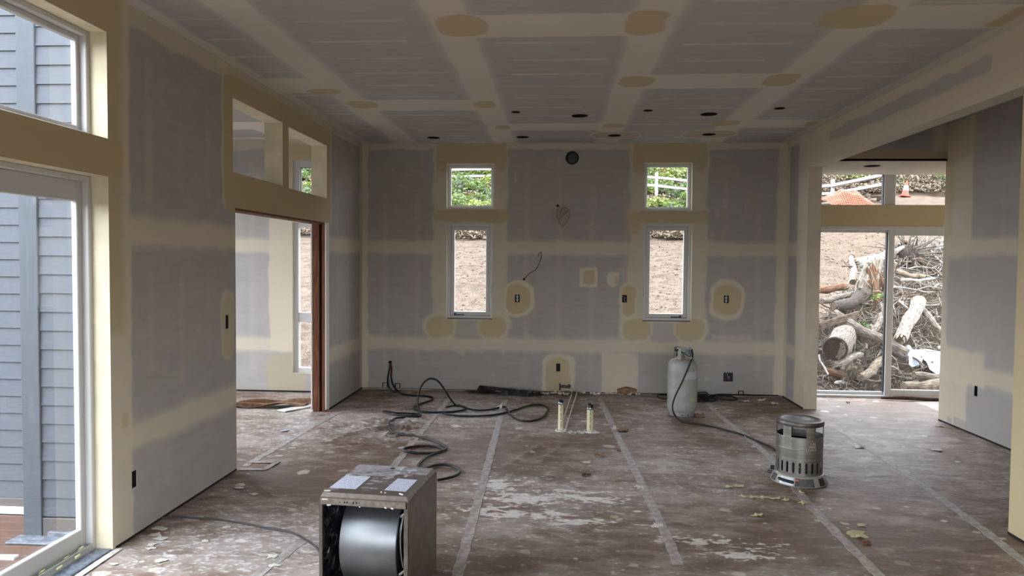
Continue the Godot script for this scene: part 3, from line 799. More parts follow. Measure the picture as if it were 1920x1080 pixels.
	# --- the near end of the house, behind the camera
	structure(slab("wall_front", Vector3(0, 0, 2.5), Vector3.RIGHT, Vector3.UP, Vector3.FORWARD, -2.6, 4.1, 0.0, CEIL, 0.17, [["through", -2.1, 0.1, 2.5, 2.15]], M.paper, M.siding, M.cream), "near wall of the room with a wide glazed opening", "wall")
	var roof := MB.new()
	roof.span(Vector3(-2.66, 3.2, -9.4), Vector3(5.7, 3.45, 2.9))
	roof.span(Vector3(-5.2, 3.2, -9.0), Vector3(-2.66, 3.45, -5.31))
	roof.span(Vector3(-5.1, 3.055, -8.82), Vector3(-2.6, 3.2, -5.31))
	roof.span(Vector3(-2.6, 3.19, -9.15), Vector3(5.47, 3.21, 2.67))
	roof.span(Vector3(-2.605, 3.05, -9.15), Vector3(-2.5, 3.2, 2.67))
	roof.span(Vector3(5.3, 3.05, -9.15), Vector3(5.47, 3.2, 2.67))
	roof.span(Vector3(-2.6, 3.05, -9.15), Vector3(5.47, 3.2, -8.99))
	roof.span(Vector3(-2.6, 3.05, 2.51), Vector3(5.47, 3.2, 2.67))
	structure(one("roof", roof, M.concrete), "flat roof slab above the rooms", "roof")
	var gwall := MB.new()
	gwall.span(Vector3(-9.0, -0.42, 1.2), Vector3(-2.62, 2.0, 1.35), 0.01)
	structure(one("wall_garden", gwall, M.soil), "rendered garden wall closing the deck towards the near side", "garden wall")
	# dark gap under the drywall sheets
	var gap := MB.new()
	gap.span(Vector3(-2.43, 0.0, -8.98), Vector3(2.72, 0.010, -8.977))
	gap.span(Vector3(LEFT, 0.0, -5.39), Vector3(LEFT + 0.003, 0.013, -3.86))
	gap.span(Vector3(LEFT, 0.0, -8.97), Vector3(LEFT + 0.006, 0.017, -7.66))
	gap.span(Vector3(RIGHT - 0.006, 0.0, -8.97), Vector3(RIGHT, 0.014, -8.24))
	gap.span(Vector3(RIGHT - 0.006, 0.0, -4.53), Vector3(RIGHT, 0.012, -2.0))
	gap.span(Vector3(3.951, 0.0, -7.79), Vector3(3.957, 0.014, -4.0))
	gap.span(Vector3(-4.8, 0.0, -8.645), Vector3(-2.62, 0.017, -8.64))
	structure(one("trim_2", gap, M.sill), "dark shadow gap along the foot of the drywall sheets", "gap")
	# pocket door frame at the far end of the doorway
	var fr := shell("door_1", "raw timber pocket door frame at the end of the doorway", "door frame")
	var b := MB.new()
	b.box(Vector3(-2.466, 1.0, -7.605), Vector3(0.034, 2.0, 0.085), 0.002)
	one("stud", b, M.stud, fr)
	b = MB.new()
	b.box(Vector3(-2.548, 1.0, -7.605), Vector3(0.072, 2.0, 0.085), 0.002)
	one("stud", b, M.stud, fr)
	b = MB.new()
	b.box(Vector3(-2.495, 1.0, -7.64), Vector3(0.03, 2.0, 0.03))
	one("slot_back", b, M.dark, fr)
	b = MB.new()
	b.box(Vector3(-2.52, 1.992, -6.47), Vector3(0.13, 0.018, 2.13), 0.002)
	one("head_track", b, M.stud, fr)
	b = MB.new()
	b.span(Vector3(-2.449, 0.018, -7.66), Vector3(-2.4365, 2.0, -7.562), 0.001)
	b.span(Vector3(-2.603, 0.018, -7.66), Vector3(-2.588, 2.0, -7.562), 0.001)
	one("drywall_edge", b, mat(Color(0.88, 0.87, 0.84), 0.9), fr)

const CANS := [[0.197, 7.292, 0.082], [1.44, 7.238, 0.082], [-1.472, 8.555, 0.075], [-0.426, 8.531, 0.075], [0.624, 8.436, 0.075], [1.671, 8.38, 0.075], [-0.423, 7.097, 0.045], [0.834, 7.049, 0.045], [2.035, 6.978, 0.05]]

func fh(x: float, d: float) -> float:
	# the floor paper: nearly flat, badly rucked up beside the doorway
	var a := exp(-pow((x + 1.55) / 0.52, 2) - pow((d - 6.85) / 0.55, 2))
	var h := -0.006 * absf(fn.get_noise_2d(x * 130.0 + 500.0, d * 210.0)) - 0.004 * absf(fn.get_noise_2d(x * 340.0, d * 420.0 + 90.0))
	# drag folds in front of the pipes
	for q in [[0.0, 6.75, -0.45, 5.5], [0.16, 6.7, -0.2, 5.6]]:
		var t: float = clampf((d - q[3]) / (q[1] - q[3]), 0.0, 1.0)
		var off: float = (x - lerpf(q[2], q[0], t)) / 0.035
		h += 0.012 * exp(-off * off) * sin(PI * t)
	if a > 0.01:
		var wx: float = fn.get_noise_2d(x * 120.0, d * 120.0) * 0.25
		var r: float = 1.0 - absf(fn.get_noise_2d((x + wx) * 95.0, (d - wx) * 60.0)) * 4.0
		var r2: float = 1.0 - absf(fn.get_noise_2d((x - wx) * 70.0 + 200.0, (d + wx) * 150.0 + 99.0)) * 4.0
		h += a * (0.045 * pow(maxf(r, 0.0), 1.4) + 0.03 * pow(maxf(r2, 0.0), 1.4))
	return h

var fn := FastNoiseLite.new()

func floor_and_tape() -> void:
	fn.noise_type = FastNoiseLite.TYPE_SIMPLEX_SMOOTH
	fn.frequency = 0.02
	fn.fractal_octaves = 2
	fn.seed = 5
	var X0 := -4.4
	var X1 := 4.2
	var D0 := 2.9
	var D1 := 8.98
	var ppm := 180.0
	var w := int((X1 - X0) * ppm)
	var h := int((D1 - D0) * ppm)
	var layers := []
	for s in [[0.007, 4, 21, 0.0], [0.03, 5, 22, 40.0], [0.09, 4, 23, 20.0], [0.22, 2, 24, 0.0]]:
		var f := FastNoiseLite.new()
		f.noise_type = FastNoiseLite.TYPE_SIMPLEX_SMOOTH
		f.frequency = s[0]
		f.fractal_octaves = s[1]
		f.seed = s[2]
		if s[3] > 0.0:
			f.domain_warp_enabled = true
			f.domain_warp_amplitude = s[3]
			f.domain_warp_frequency = 0.02
		var im := f.get_image(w / 2, h)
		im.convert(Image.FORMAT_L8)
		im.resize(w, h, Image.INTERPOLATE_CUBIC)
		layers.append(im.get_data())
	var n0: PackedByteArray = layers[0]
	var n1: PackedByteArray = layers[1]
	var n2: PackedByteArray = layers[2]
	var n3: PackedByteArray = layers[3]
	# where plaster dust lies thick (x, d, rx, rd, amount)
	var spots := [[-1.75, 3.95, 0.75, 0.6, 0.28], [-1.3, 4.5, 0.5, 0.3, 0.16], [0.0, 5.0, 0.55, 0.42, 0.22], [0.0, 4.45, 0.7, 0.25, 0.1], [-2.3, 6.9, 0.8, 0.75, 0.26], [-1.0, 7.6, 0.7, 0.5, 0.18], [0.0, 8.3, 1.2, 0.5, 0.06],
		[1.1, 5.6, 0.5, 0.7, 0.08], [3.4, 8.1, 0.9, 1.1, -0.30], [-1.75, 5.35, 0.8, 0.55, -0.36], [2.3, 4.5, 0.9, 0.8, -0.2], [1.4, 4.6, 0.5, 0.4, -0.12], [-0.3, 6.3, 0.8, 0.55, -0.2], [0.2, 4.0, 0.6, 0.35, -0.12], [-3.4, 8.0, 1.0, 0.7, 0.05]]
	var heap := [[-0.42, 5.18, 0.16, 0.13], [-0.22, 4.95, 0.22, 0.16], [0.02, 5.02, 0.25, 0.10], [0.30, 4.95, 0.18, 0.06], [-0.38, 4.66, 0.20, 0.09], [-0.08, 4.62, 0.17, 0.07], [0.15, 4.52, 0.2, 0.05], [0.9, 4.25, 0.25, 0.06], [1.05, 4.1, 0.15, 0.09]]
	var gw := 128
	var bias := PackedFloat32Array()
	var hp := PackedFloat32Array()
	bias.resize(gw * gw)
	hp.resize(gw * gw)
	for j in gw:
		for i in gw:
			var x := lerpf(X0, X1, i / 127.0)
			var d := lerpf(D1, D0, j / 127.0)
			var a := 0.0
			for s in spots:
				a += s[4] * exp(-pow((x - s[0]) / s[2], 2) - pow((d - s[1]) / s[3], 2))
			bias[j * gw + i] = a
			var e := 0.0
			for s in heap:
				e = maxf(e, exp(-pow((x - s[0]) / (s[2] * 1.25), 2) - pow((d - s[1]) / (s[3] * 1.25), 2)))
			hp[j * gw + i] = e
	var buf := PackedByteArray()
	buf.resize(w * h * 3)
	var rel := PackedByteArray()
	rel.resize(w * h)
	var i := 0
	var fx := 127.0 / w
	var fy := 127.0 / h
	for y in h:
		var gy := y * fy
		var jy := mini(int(gy), 126)
		var ty := gy - jy
		var d := D1 - (D1 - D0) * y / h
		for x in w:
			var gx := x * fx
			var jx := mini(int(gx), 126)
			var tx := gx - jx
			var at := jy * gw + jx
			var b := lerpf(lerpf(bias[at], bias[at + 1], tx), lerpf(bias[at + gw], bias[at + gw + 1], tx), ty)
			var a0 := n0[i] / 255.0
			var a1 := n1[i] / 255.0
			var a2 := n2[i] / 255.0
			var a3 := n3[i] / 255.0
			var hv := lerpf(lerpf(hp[at], hp[at + 1], tx), lerpf(hp[at + gw], hp[at + gw + 1], tx), ty)
			var dust := 0.31 + (a0 - 0.5) * 0.55 + (a1 - 0.5) * 0.6 + (a2 - 0.5) * 0.35 + (a3 - 0.5) * 0.18 + b * 1.1
			dust = clampf(dust, 0.02, 0.60)
			dust += clampf((a2 * 0.55 + a3 * 0.45 + b * 0.35 - 0.655) * 9.0, 0.0, 0.42)
			var heapw := 0.0
			if hv > 0.05:
				heapw = clampf((hv + (a1 - 0.5) * 1.5 + (a2 - 0.5) * 1.3 + (a3 - 0.5) * 0.5 - 0.52) * 7.0, 0.0, 0.9)
			dust = minf(dust, 0.95)
			var k := 0.86 + 0.28 * a1
			buf[i * 3] = int(lerpf(110.0 * k, 198.0, dust))
			buf[i * 3 + 1] = int(lerpf(86.0 * k, 196.0, dust))
			buf[i * 3 + 2] = int(lerpf(70.0 * k, 195.0, dust))
			rel[i] = int(110.0 * a1 + 100.0 * a2 + 30.0 * dust)
			if heapw > 0.0:
				var hw := heapw * (0.75 + 0.25 * a3)
				buf[i * 3] += int((226.0 - buf[i * 3]) * hw)
				buf[i * 3 + 1] += int((223.0 - buf[i * 3 + 1]) * hw)
				buf[i * 3 + 2] += int((219.0 - buf[i * 3 + 2]) * hw)
				rel[i] = mini(255, rel[i] + int(70.0 * hw * a2 + 40.0 * hw))
			i += 1
	var p := Paint.new(X0, 0.05, 0.05, ppm, PAPER, nz)
	p.w = w; p.h = h; p.wm = X1 - X0; p.hm = D1 - D0; p.y0 = D0
	p.buf = buf
	var white := Color(0.87, 0.86, 0.84)
	for q in 420:
		var x := rng.randf_range(-2.4, 3.8)
		var d := 3.0 + 5.9 * pow(rng.randf(), 1.2)
		var r := 0.008 + 0.035 * pow(rng.randf(), 3.0)
		p.rect(x - r, d - r * 0.8, x + r, d + r * 0.8, white if rng.randf() < 0.7 else Color(0.80, 0.77, 0.66), rng.randf_range(0.3, 0.8), 0.006, r * 0.7, r * 3.0)
	var fm := mat(Color.WHITE, 0.62, 0.0, 0.45)
	fm.albedo_texture = p.tex()
	fm.texture_repeat = false
	fm.heightmap_enabled = true
	fm.heightmap_texture = ImageTexture.create_from_image(Image.create_from_data(w, h, false, Image.FORMAT_L8, rel))
	fm.heightmap_scale = 1.1
	M.floor = fm
	# the sheet itself, with its rucks
	var b := MB.new()
	var nx := 320
	var nd := 226
	var hs := []
	for yy in nd + 1:
		var row := PackedVector3Array()
		for xx in nx + 1:
			row.append(Vector3(0, fh(lerpf(X0, X1, float(xx) / nx), lerpf(D0, D1, float(yy) / nd)), 0))
		hs.append(row)
	for yy in nd + 1:
		for xx in nx + 1:
			var lx: float = hs[yy][mini(xx + 1, nx)].y - hs[yy][maxi(xx - 1, 0)].y
			var ld: float = hs[mini(yy + 1, nd)][xx].y - hs[maxi(yy - 1, 0)][xx].y
			hs[yy][xx] = Vector3(-lx / (2.0 * (X1 - X0) / nx), hs[yy][xx].y, ld / (2.0 * (D1 - D0) / nd))
	for yy in nd:
		for xx in nx:
			if lerpf(X0, X1, (xx + 0.5) / nx) < -2.6 and lerpf(D0, D1, (yy + 0.5) / nd) < 5.42:
				continue
			var q := []
			var un := []
			var uv := []
			for e in [[0, 0], [1, 0], [1, 1], [0, 1]]:
				var x := lerpf(X0, X1, float(xx + e[0]) / nx)
				var d := lerpf(D0, D1, float(yy + e[1]) / nd)
				q.append(Vector3(x, hs[yy + e[1]][xx + e[0]].y, -d))
				un.append(Vector3(hs[yy + e[1]][xx + e[0]].x, 1.0, hs[yy + e[1]][xx + e[0]].z).normalized())
				uv.append(Vector2((x - X0) / (X1 - X0), (D1 - d) / (D1 - D0)))
			b.quad4(q[0], q[1], q[2], q[3], un[0], un[1], un[2], un[3], uv[0], uv[1], uv[2], uv[3])
	var fl := shell("floor", "floor covered with brown paper, tape and white plaster dust", "floor")
	one("floor_paper", b, fm, fl)
	b = MB.new()
	b.span(Vector3(-2.6, -0.3, -9.15), Vector3(5.47, -0.04, 2.67))
	b.span(Vector3(-5.0, -0.3, -8.82), Vector3(-2.6, -0.04, -5.3))
	one("slab", b, M.concrete, fl)
	b = MB.new()
	var rest := grained(Color(0.62, 0.58, 0.54), Color(0.48, 0.40, 0.35), Vector3(0.7, 0.7, 0.7), 0.65, 31, 0.0, true)
	for r in [[-2.6, -2.67, 4.1, 2.9], [-4.85, 5.4, -4.4, 8.7], [4.2, 2.9, 5.4, 9.0]]:
		b.span(Vector3(r[0], -0.04, -r[3]), Vector3(r[2], -0.001, -r[1]))
	one("floor_paper", b, rest, fl)
	# seams of the paper: wide translucent tape
	var tapes := [["fourth from the left wall, running under the heater", [[1.75, 8.6], [1.72, 7.9], [1.78, 6.3], [1.70, 4.92], [1.68, 3.0]]],
		["passing between the two capped pipes and the tank", [[0.50, 8.87], [0.54, 7.6], [0.58, 6.5], [0.62, 5.55], [0.66, 4.2], [0.66, 3.9]]],
		["passing just right of the blower box", [[-0.60, 8.4], [-0.58, 7.5], [-0.54, 5.74], [-0.50, 3.67], [-0.50, 3.0]]],
		["crossing under the black cable and behind the blower", [[-1.25, 8.5], [-1.26, 7.46], [-1.27, 5.82], [-1.28, 5.0]]],
		["nearest the right wall, ending by the passage", [[2.75, 7.3], [2.71, 5.96], [2.62, 4.66], [2.52, 3.8]]],
		["leading from the timber door frame to the left wall", [[-2.30, 7.55], [-2.36, 6.6], [-2.42, 5.5]]],
		["showing at the lower left of the blower box", [[-1.45, 4.05], [-1.52, 3.6], [-1.58, 3.2]]]]
	for t in tapes:
		var tb := MB.new()
		var pts := []
		for q in t[1]:
			pts.append(Vector3(q[0], 0, -q[1]))
		pts = smooth_path(pts, 0.08)
		var wide := 0.030
		for k in pts.size() - 1:
			var c := []
			for e in [[0, -1], [0, 1], [1, 1], [1, -1]]:
				var o: Vector3 = pts[k + e[0]] + Vector3(e[1] * wide * (1.0 + 0.12 * sin((k + e[0]) * 1.7 + e[1])), 0, 0)
				o.y = fh(o.x, -o.z) + 0.0025
				c.append(o)
			tb.quad(c[0], c[1], c[2], c[3], Vector3.UP)
			tb.quad(c[0], c[3], c[3] - Vector3(0, 0.003, 0), c[0] - Vector3(0, 0.003, 0), Vector3.LEFT)
			tb.quad(c[1], c[2], c[2] - Vector3(0, 0.003, 0), c[1] - Vector3(0, 0.003, 0), Vector3.RIGHT)
		tag(one("tape_strip", tb, M.tape), "dusty tape strip on floor, " + t[0], "tape", "tape strips on the floor paper")

func window_unit(called: String, label: String, at: Vector3, turn: float) -> Node3D:
	var o := shell(called, label, "window")
	o.position = at
	o.rotation.y = turn
	return o

func part(called: String, parent: Node, m: Material, build: Callable) -> MeshInstance3D:
	var b := MB.new()
	(build as Callable).call(b)
	return one(called, b, m, parent)

func fixed_window(called: String, label: String, x0: float, y0: float, x1: float, y1: float) -> void:
	var o := window_unit(called, label, Vector3(0, 0, -BACK), 0.0)
	part("frame", o, M.vinyl, func(b: MB) -> void: bars(b, x0, y0, x1, y1, 0.036, -0.12, -0.045))
	part("glazing_bead", o, M.vinyl, func(b: MB) -> void: bars(b, x0 + 0.034, y0 + 0.034, x1 - 0.034, y1 - 0.034, 0.012, -0.1, -0.055, 0.002))
	part("pane", o, M.glass, func(b: MB) -> void: pane(b, x0 + 0.04, y0 + 0.04, x1 - 0.04, y1 - 0.04, -0.085))

func casement(called: String, label: String, x0: float, y0: float, x1: float, y1: float, mirror: bool) -> void:
	var o := window_unit(called, label, Vector3(0, 0, -BACK), 0.0)
	part("frame", o, M.vinyl, func(b: MB) -> void: bars(b, x0, y0, x1, y1, 0.040, -0.13, -0.045))
	var sash := part("sash", o, M.vinyl, func(b: MB) -> void: bars(b, x0 + 0.04, y0 + 0.042, x1 - 0.04, y1 - 0.04, 0.048, -0.115, -0.062))
	part("pane", sash, M.glass, func(b: MB) -> void: pane(b, x0 + 0.08, y0 + 0.08, x1 - 0.08, y1 - 0.08, -0.09))
	part("gasket", o, M.gasket, func(b: MB) -> void: bars(b, x0 + 0.038, y0 + 0.04, x1 - 0.038, y1 - 0.038, 0.004, -0.09, -0.0605, 0.0))
	var cx := x1 - 0.17 if mirror else x0 + 0.15
	var s := 1.0 if mirror else -1.0
	part("crank_handle", o, M.hardware, func(b: MB) -> void:
		b.box(Vector3(cx, y0 + 0.05, -0.038), Vector3(0.13, 0.018, 0.016), 0.004)
		b.box(Vector3(cx + s * 0.045, y0 + 0.062, -0.032), Vector3(0.03, 0.028, 0.02), 0.006))
	var lx := x0 + 0.018 if mirror else x1 - 0.018
	part("sash_lock", o, M.track, func(b: MB) -> void:
		b.box(Vector3(lx, y0 + 0.36, -0.04), Vector3(0.016, 0.13, 0.014), 0.004)
		b.box(Vector3(lx, y0 + 0.33, -0.032), Vector3(0.012, 0.05, 0.014), 0.004))
	part("sill_gap", o, M.sill, func(b: MB) -> void: b.box(Vector3((x0 + x1) / 2.0, y0 + 0.004, -0.03), Vector3(x1 - x0 - 0.004, 0.008, 0.03), 0.001))

func windows() -> void:
	fixed_window("window_1", "small square fixed window at upper left of the far wall", -1.378, 2.248, -0.788, 2.801)
	casement("window_2", "tall casement window at left of the far wall, dirt bank behind", -1.375, 0.888, -0.804, 2.075, false)
	fixed_window("window_3", "small square fixed window at upper right of the far wall", 1.028, 2.238, 1.604, 2.814)
	casement("window_4", "tall casement window at right of the far wall", 1.032, 0.892, 1.615, 2.087, true)
	# side room
	var o := window_unit("window_5", "narrow side room window with a low rail seen through the doorway", Vector3(0, 0, -8.65), 0.0)
	part("frame", o, M.vinyl, func(b: MB) -> void:
		bars(b, -3.205, 0.23, -2.72, 2.055, 0.06, -0.12, -0.04)
		b.span(Vector3(-3.145, 0.85, -0.11), Vector3(-2.78, 0.965, -0.05), 0.004))
	part("pane", o, M.glass, func(b: MB) -> void: pane(b, -3.15, 0.28, -2.77, 2.0, -0.08))
	o = window_unit("window_6", "small high side room window seen through the right high opening", Vector3(0, 0, -8.65), 0.0)
	part("frame", o, M.vinyl, func(b: MB) -> void: bars(b, -3.205, 2.23, -2.72, 2.80, 0.08, -0.12, -0.04))
	part("gasket", o, M.gasket, func(b: MB) -> void: bars(b, -3.127, 2.308, -2.798, 2.722, 0.006, -0.1, -0.06, 0.0))
	part("pane", o, M.glass, func(b: MB) -> void: pane(b, -3.13, 2.3, -2.79, 2.73, -0.08))
	# the glazed door at the left, and the transom over it
	o = window_unit("door_2", "white framed sliding glass door in the left foreground", Vector3(LEFT, 0, 0), PI / 2)
	part("frame", o, M.vinyl, func(b: MB) -> void: bars(b, 0.9, 0.0, 3.835, 2.055, 0.03, -0.165, -0.095, 0.004, 0.035))
	part("track", o, M.track, func(b: MB) -> void:
		b.span(Vector3(0.93, 0.03, -0.1), Vector3(3.80, 0.05, -0.095))
		b.span(Vector3(0.93, 0.03, -0.126), Vector3(3.80, 0.046, -0.121)))
	var s1 := part("door_panel", o, M.vinyl, func(b: MB) -> void: bars(b, 2.28, 0.04, 3.806, 2.026, 0.042, -0.164, -0.132, 0.004, 0.10, 0.11))
	part("pane", s1, M.glass, func(b: MB) -> void: pane(b, 2.31, 0.1, 3.78, 1.96, -0.162))
	var s2 := part("door_panel", o, M.vinyl, func(b: MB) -> void: bars(b, 0.93, 0.04, 2.32, 2.026, 0.06, -0.128, -0.1, 0.006, 0.10, 0.11))
	part("pane", s2, M.glass, func(b: MB) -> void: pane(b, 0.98, 0.1, 2.28, 1.96, -0.112))
	o = window_unit("window_7", "fixed transom window above the left sliding door", Vector3(LEFT, 0, 0), PI / 2)
	part("frame", o, M.vinyl, func(b: MB) -> void:
		bars(b, 0.9, 2.26, 3.835, 2.83, 0.03, -0.165, -0.095)
		bars(b, 0.93, 2.29, 3.806, 2.80, 0.030, -0.164, -0.132))
	part("pane", o, M.glass, func(b: MB) -> void: pane(b, 0.95, 2.30, 3.79, 2.79, -0.162))
	# the glazed door at the right
	o = window_unit("door_3", "two panel sliding glass door of the alcove, debris pile outside", Vector3(0, 0, -BACK), 0.0)
	part("frame", o, M.vinyl, func(b: MB) -> void: bars(b, 2.95, 0.0, 5.03, 2.068, 0.045, -0.13, -0.02, 0.004, 0.03))
	s1 = part("door_panel", o, M.vinyl, func(b: MB) -> void: bars(b, 3.94, 0.028, 4.99, 2.03, 0.075, -0.075, -0.04, 0.005))
	part("pane", s1, M.glass, func(b: MB) -> void: pane(b, 4.0, 0.06, 4.95, 2.0, -0.058))
	s2 = part("door_panel", o, M.vinyl, func(b: MB) -> void: bars(b, 2.99, 0.028, 3.975, 2.03, 0.04, -0.12, -0.085, 0.005))
	part("pane", s2, M.glass, func(b: MB) -> void: pane(b, 3.0, 0.06, 3.95, 2.0, -0.102))
	part("gasket", s2, M.gasket, func(b: MB) -> void: b.span(Vector3(3.928, 0.07, -0.1), Vector3(3.938, 1.99, -0.06)))
	o = window_unit("window_8", "two pane transom window above the alcove glass door", Vector3(0, 0, -BACK), 0.0)
	part("frame", o, M.vinyl, func(b: MB) -> void:
		bars(b, 2.95, 2.285, 5.03, 2.76, 0.036, -0.13, -0.03)
		b.span(Vector3(3.875, 2.321, -0.12), Vector3(4.01, 2.724, -0.04), 0.005))
	part("gasket", o, M.gasket, func(b: MB) -> void: b.span(Vector3(3.866, 2.321, -0.1), Vector3(3.874, 2.724, -0.05)))
	part("pane", o, M.glass, func(b: MB) -> void: pane(b, 2.98, 2.31, 5.0, 2.73, -0.09))
	# glazing that only lights the rooms: side room and near end
	o = window_unit("window_9", "wide side room window in its left wall", Vector3(-4.85, 0, 0), PI / 2)
	part("frame", o, M.vinyl, func(b: MB) -> void: bars(b, 5.6, 0.05, 8.4, 2.75, 0.06, -0.13, -0.04))
	part("pane", o, M.glass, func(b: MB) -> void: pane(b, 5.65, 0.1, 8.35, 2.7, -0.08))
	o = window_unit("window_10", "wide glazed opening at the near end of the room", Vector3(0, 0, 2.5), PI)
	part("frame", o, M.vinyl, func(b: MB) -> void:
		bars(b, -2.5, 0.1, 2.1, 2.15, 0.07, -0.13, -0.04)
		b.span(Vector3(-1.03, 0.15, -0.12), Vector3(-0.97, 2.1, -0.05), 0.004)
		b.span(Vector3(0.57, 0.15, -0.12), Vector3(0.63, 2.1, -0.05), 0.004))
	part("pane", o, M.glass, func(b: MB) -> void: pane(b, -2.45, 0.15, 2.05, 2.1, -0.08))
	# foot of the left door
	var b := MB.new()
	b.span(Vector3(LEFT - 0.094, 0.0, -3.833), Vector3(LEFT - 0.002, 0.012, -0.9), 0.003)
	tag(one("sill_membrane", b, grained(Color(0.36, 0.40, 0.46), Color(0.55, 0.58, 0.62), Vector3(5, 5, 5), 0.4, 41)), "blue grey waterproof membrane along the foot of the left glass door", "membrane")
	b = MB.new()
	for k in 14:
		var d := 3.86 - k * 0.2
		b.box(Vector3(LEFT + 0.024 + 0.003 * sin(k * 2.1), 0.0035, -d + 0.1), Vector3(0.04, 0.004, 0.2), 0.001, Basis(Vector3.UP, 0.02 * sin(k * 1.3)))
	tag(one("edge_tape", b, M.plaster), "white tape edging the floor paper beside the left glass door", "tape")
	for k in 6:
		b = MB.new()
		var d := 3.81 - k * 0.07 - rng.randf() * 0.06
		var r := rng.randf_range(0.004, 0.009)
		b.tube([Vector3(0, 0.0, 0), Vector3(0.006, 0.003, -0.02), Vector3(-0.006, 0.0, -0.045)], [r, r * 1.25, r * 0.7], 7, true, 0.3, rng)
		var o2 := one("foam_bit", b, mat(Color(0.78, 0.76, 0.60), 0.9))
		o2.position = Vector3(LEFT - 0.11 + 0.03 * (k % 2), 0.05 - 0.012 * (k % 2), -d + 0.06)
		tag(o2, "crumb of yellowish foam in the track of the left glass door", "foam", "foam crumbs in the door track")

func outside_left() -> void:
	var o := shell("wall_outside", "grey lap siding and corner board seen through the left glass door", "siding wall")
	var runs := [[-3.51, -2.61, -4.75, 0.1275, 34, -0.16], [-6.4, -3.62, -5.19, 0.1275, 34, -0.19]]
	for s in runs:
		for k in s[4]:
			var b := MB.new()
			b.box(Vector3((s[0] + s[1]) / 2.0, 0, 0), Vector3(s[1] - s[0], 0.146, 0.011), 0.0015)
			var m := one("siding_board", b, M.siding, o)
			m.position = Vector3(0, s[5] + 0.073 + k * s[3], s[2] + 0.002)
			m.rotation.x = -0.085
	var b := MB.new()
	b.span(Vector3(-6.4, -0.5, -5.30), Vector3(-3.62, 4.2, -5.205))
	b.span(Vector3(-3.62, -0.5, -5.30), Vector3(-2.605, 4.2, -4.765))
	one("sheathing", b, M.sill, o)
	b = MB.new()
	b.span(Vector3(-3.635, -0.30, -5.2), Vector3(-3.505, 4.2, -4.722), 0.004)
	one("corner_board", b, M.corner, o)
	b = MB.new()
	b.span(Vector3(-6.4, -0.30, -5.2), Vector3(-3.636, -0.19, -5.16), 0.004)
	b.span(Vector3(-3.504, -0.30, -4.76), Vector3(-2.61, -0.17, -4.73), 0.004)
	one("skirt_board", b, mat(Color(0.30, 0.28, 0.27), 0.8), o)
	b = MB.new()
	b.span(Vector3(-6.4, -0.30, -5.16), Vector3(-3.64, -0.25, -5.13), 0.003)
	one("base_flashing", b, mat(Color(0.75, 0.76, 0.80), 0.5), o)
	b = MB.new()
	b.span(Vector3(-3.66, -0.297, -4.72), Vector3(-3.2, -0.285, -4.58), 0.003)
	b.span(Vector3(-3.45, -0.295, -4.73), Vector3(-2.62, -0.255, -4.70), 0.003)
	one("corner_flashing", b, grained(Color(0.42, 0.44, 0.48), Color(0.28, 0.30, 0.33), Vector3(3, 3, 3), 0.5, 42), o)
	var dk := shell("deck", "orange brown timber deck outside the left glass door", "deck")
	for k in 46:
		var pb := MB.new()
		pb.box(Vector3.ZERO, Vector3(3.85, 0.03, 0.138), 0.003)
		var m := one("deck_board", pb, M.deck, dk)
		m.position = Vector3(-4.55, -0.315 + 0.002 * sin(k * 5.3), -5.05 + k * 0.143)
	b = MB.new()
	b.box(Vector3(-3.72, -0.29, -4.35), Vector3(0.62, 0.02, 0.05), 0.003, Basis(Vector3.UP, 0.05))
	tag(one("white_batten", b, mat(Color(0.88, 0.88, 0.90), 0.6)), "white batten lying on the deck outside the left glass door", "batten")
	# open ground all round, seen by nothing but the light
	b = MB.new()
	b.span(Vector3(-80, -0.8, -9.2), Vector3(80, -0.42, 80))
	structure(one("ground", b, M.soil), "bare ground around the near sides of the house", "ground")

var hn := FastNoiseLite.new()

func prof(pts: Array, d: float) -> float:
	for i in pts.size() - 1:
		if d <= pts[i + 1][0]:
			var t: float = clampf((d - pts[i][0]) / (pts[i + 1][0] - pts[i][0]), 0.0, 1.0)
			return lerpf(pts[i][1], pts[i + 1][1], t)
	return pts[-1][1]

const HILL_A := [[9.0, -0.2], [9.6, -0.15], [12.0, 0.15], [20.0, 1.25], [29.0, 2.6], [31.0, 2.9], [36.0, 4.5], [40.0, 5.75], [60.0, 13.0], [90.0, 26.0]]
const HILL_B := [[9.0, -0.2], [9.6, -0.14], [12.0, 0.25], [20.0, 1.85], [30.0, 3.9], [34.0, 4.55], [36.0, 4.75], [40.0, 6.6], [60.0, 15.0], [90.0, 28.0]]
const PILE := [[9.6, -0.22], [9.75, -0.1], [10.1, 0.1], [10.5, 0.36], [11.0, 0.77], [11.5, 1.16], [12.2, 1.56], [13.0, 2.0], [13.6, 1.9], [15.0, 0.9], [17.0, 0.0]]

func on_pile(x: float, d: float) -> float:
	var ratio := x / d
	var edge := 0.30 + maxf(0.0, d - 10.6) * 0.055
	return smoothstep(edge - 0.02, edge + 0.03, ratio) * (1.0 - smoothstep(0.62, 0.75, ratio))

func hill(x: float, d: float) -> float:
	var t := smoothstep(0.2, 0.34, x / maxf(d, 1.0))
	var h := lerpf(prof(HILL_A, d), prof(HILL_B, d), t)
	var m := on_pile(x, d)
	if m > 0.0:
		h = lerpf(h, maxf(h, prof(PILE, d) - 0.12), m)
	h += hn.get_noise_2d(x * 6.0, d * 6.0) * 0.10 * smoothstep(9.2, 13.0, d) + hn.get_noise_2d(x * 38.0, d * 38.0) * 0.045
	return h

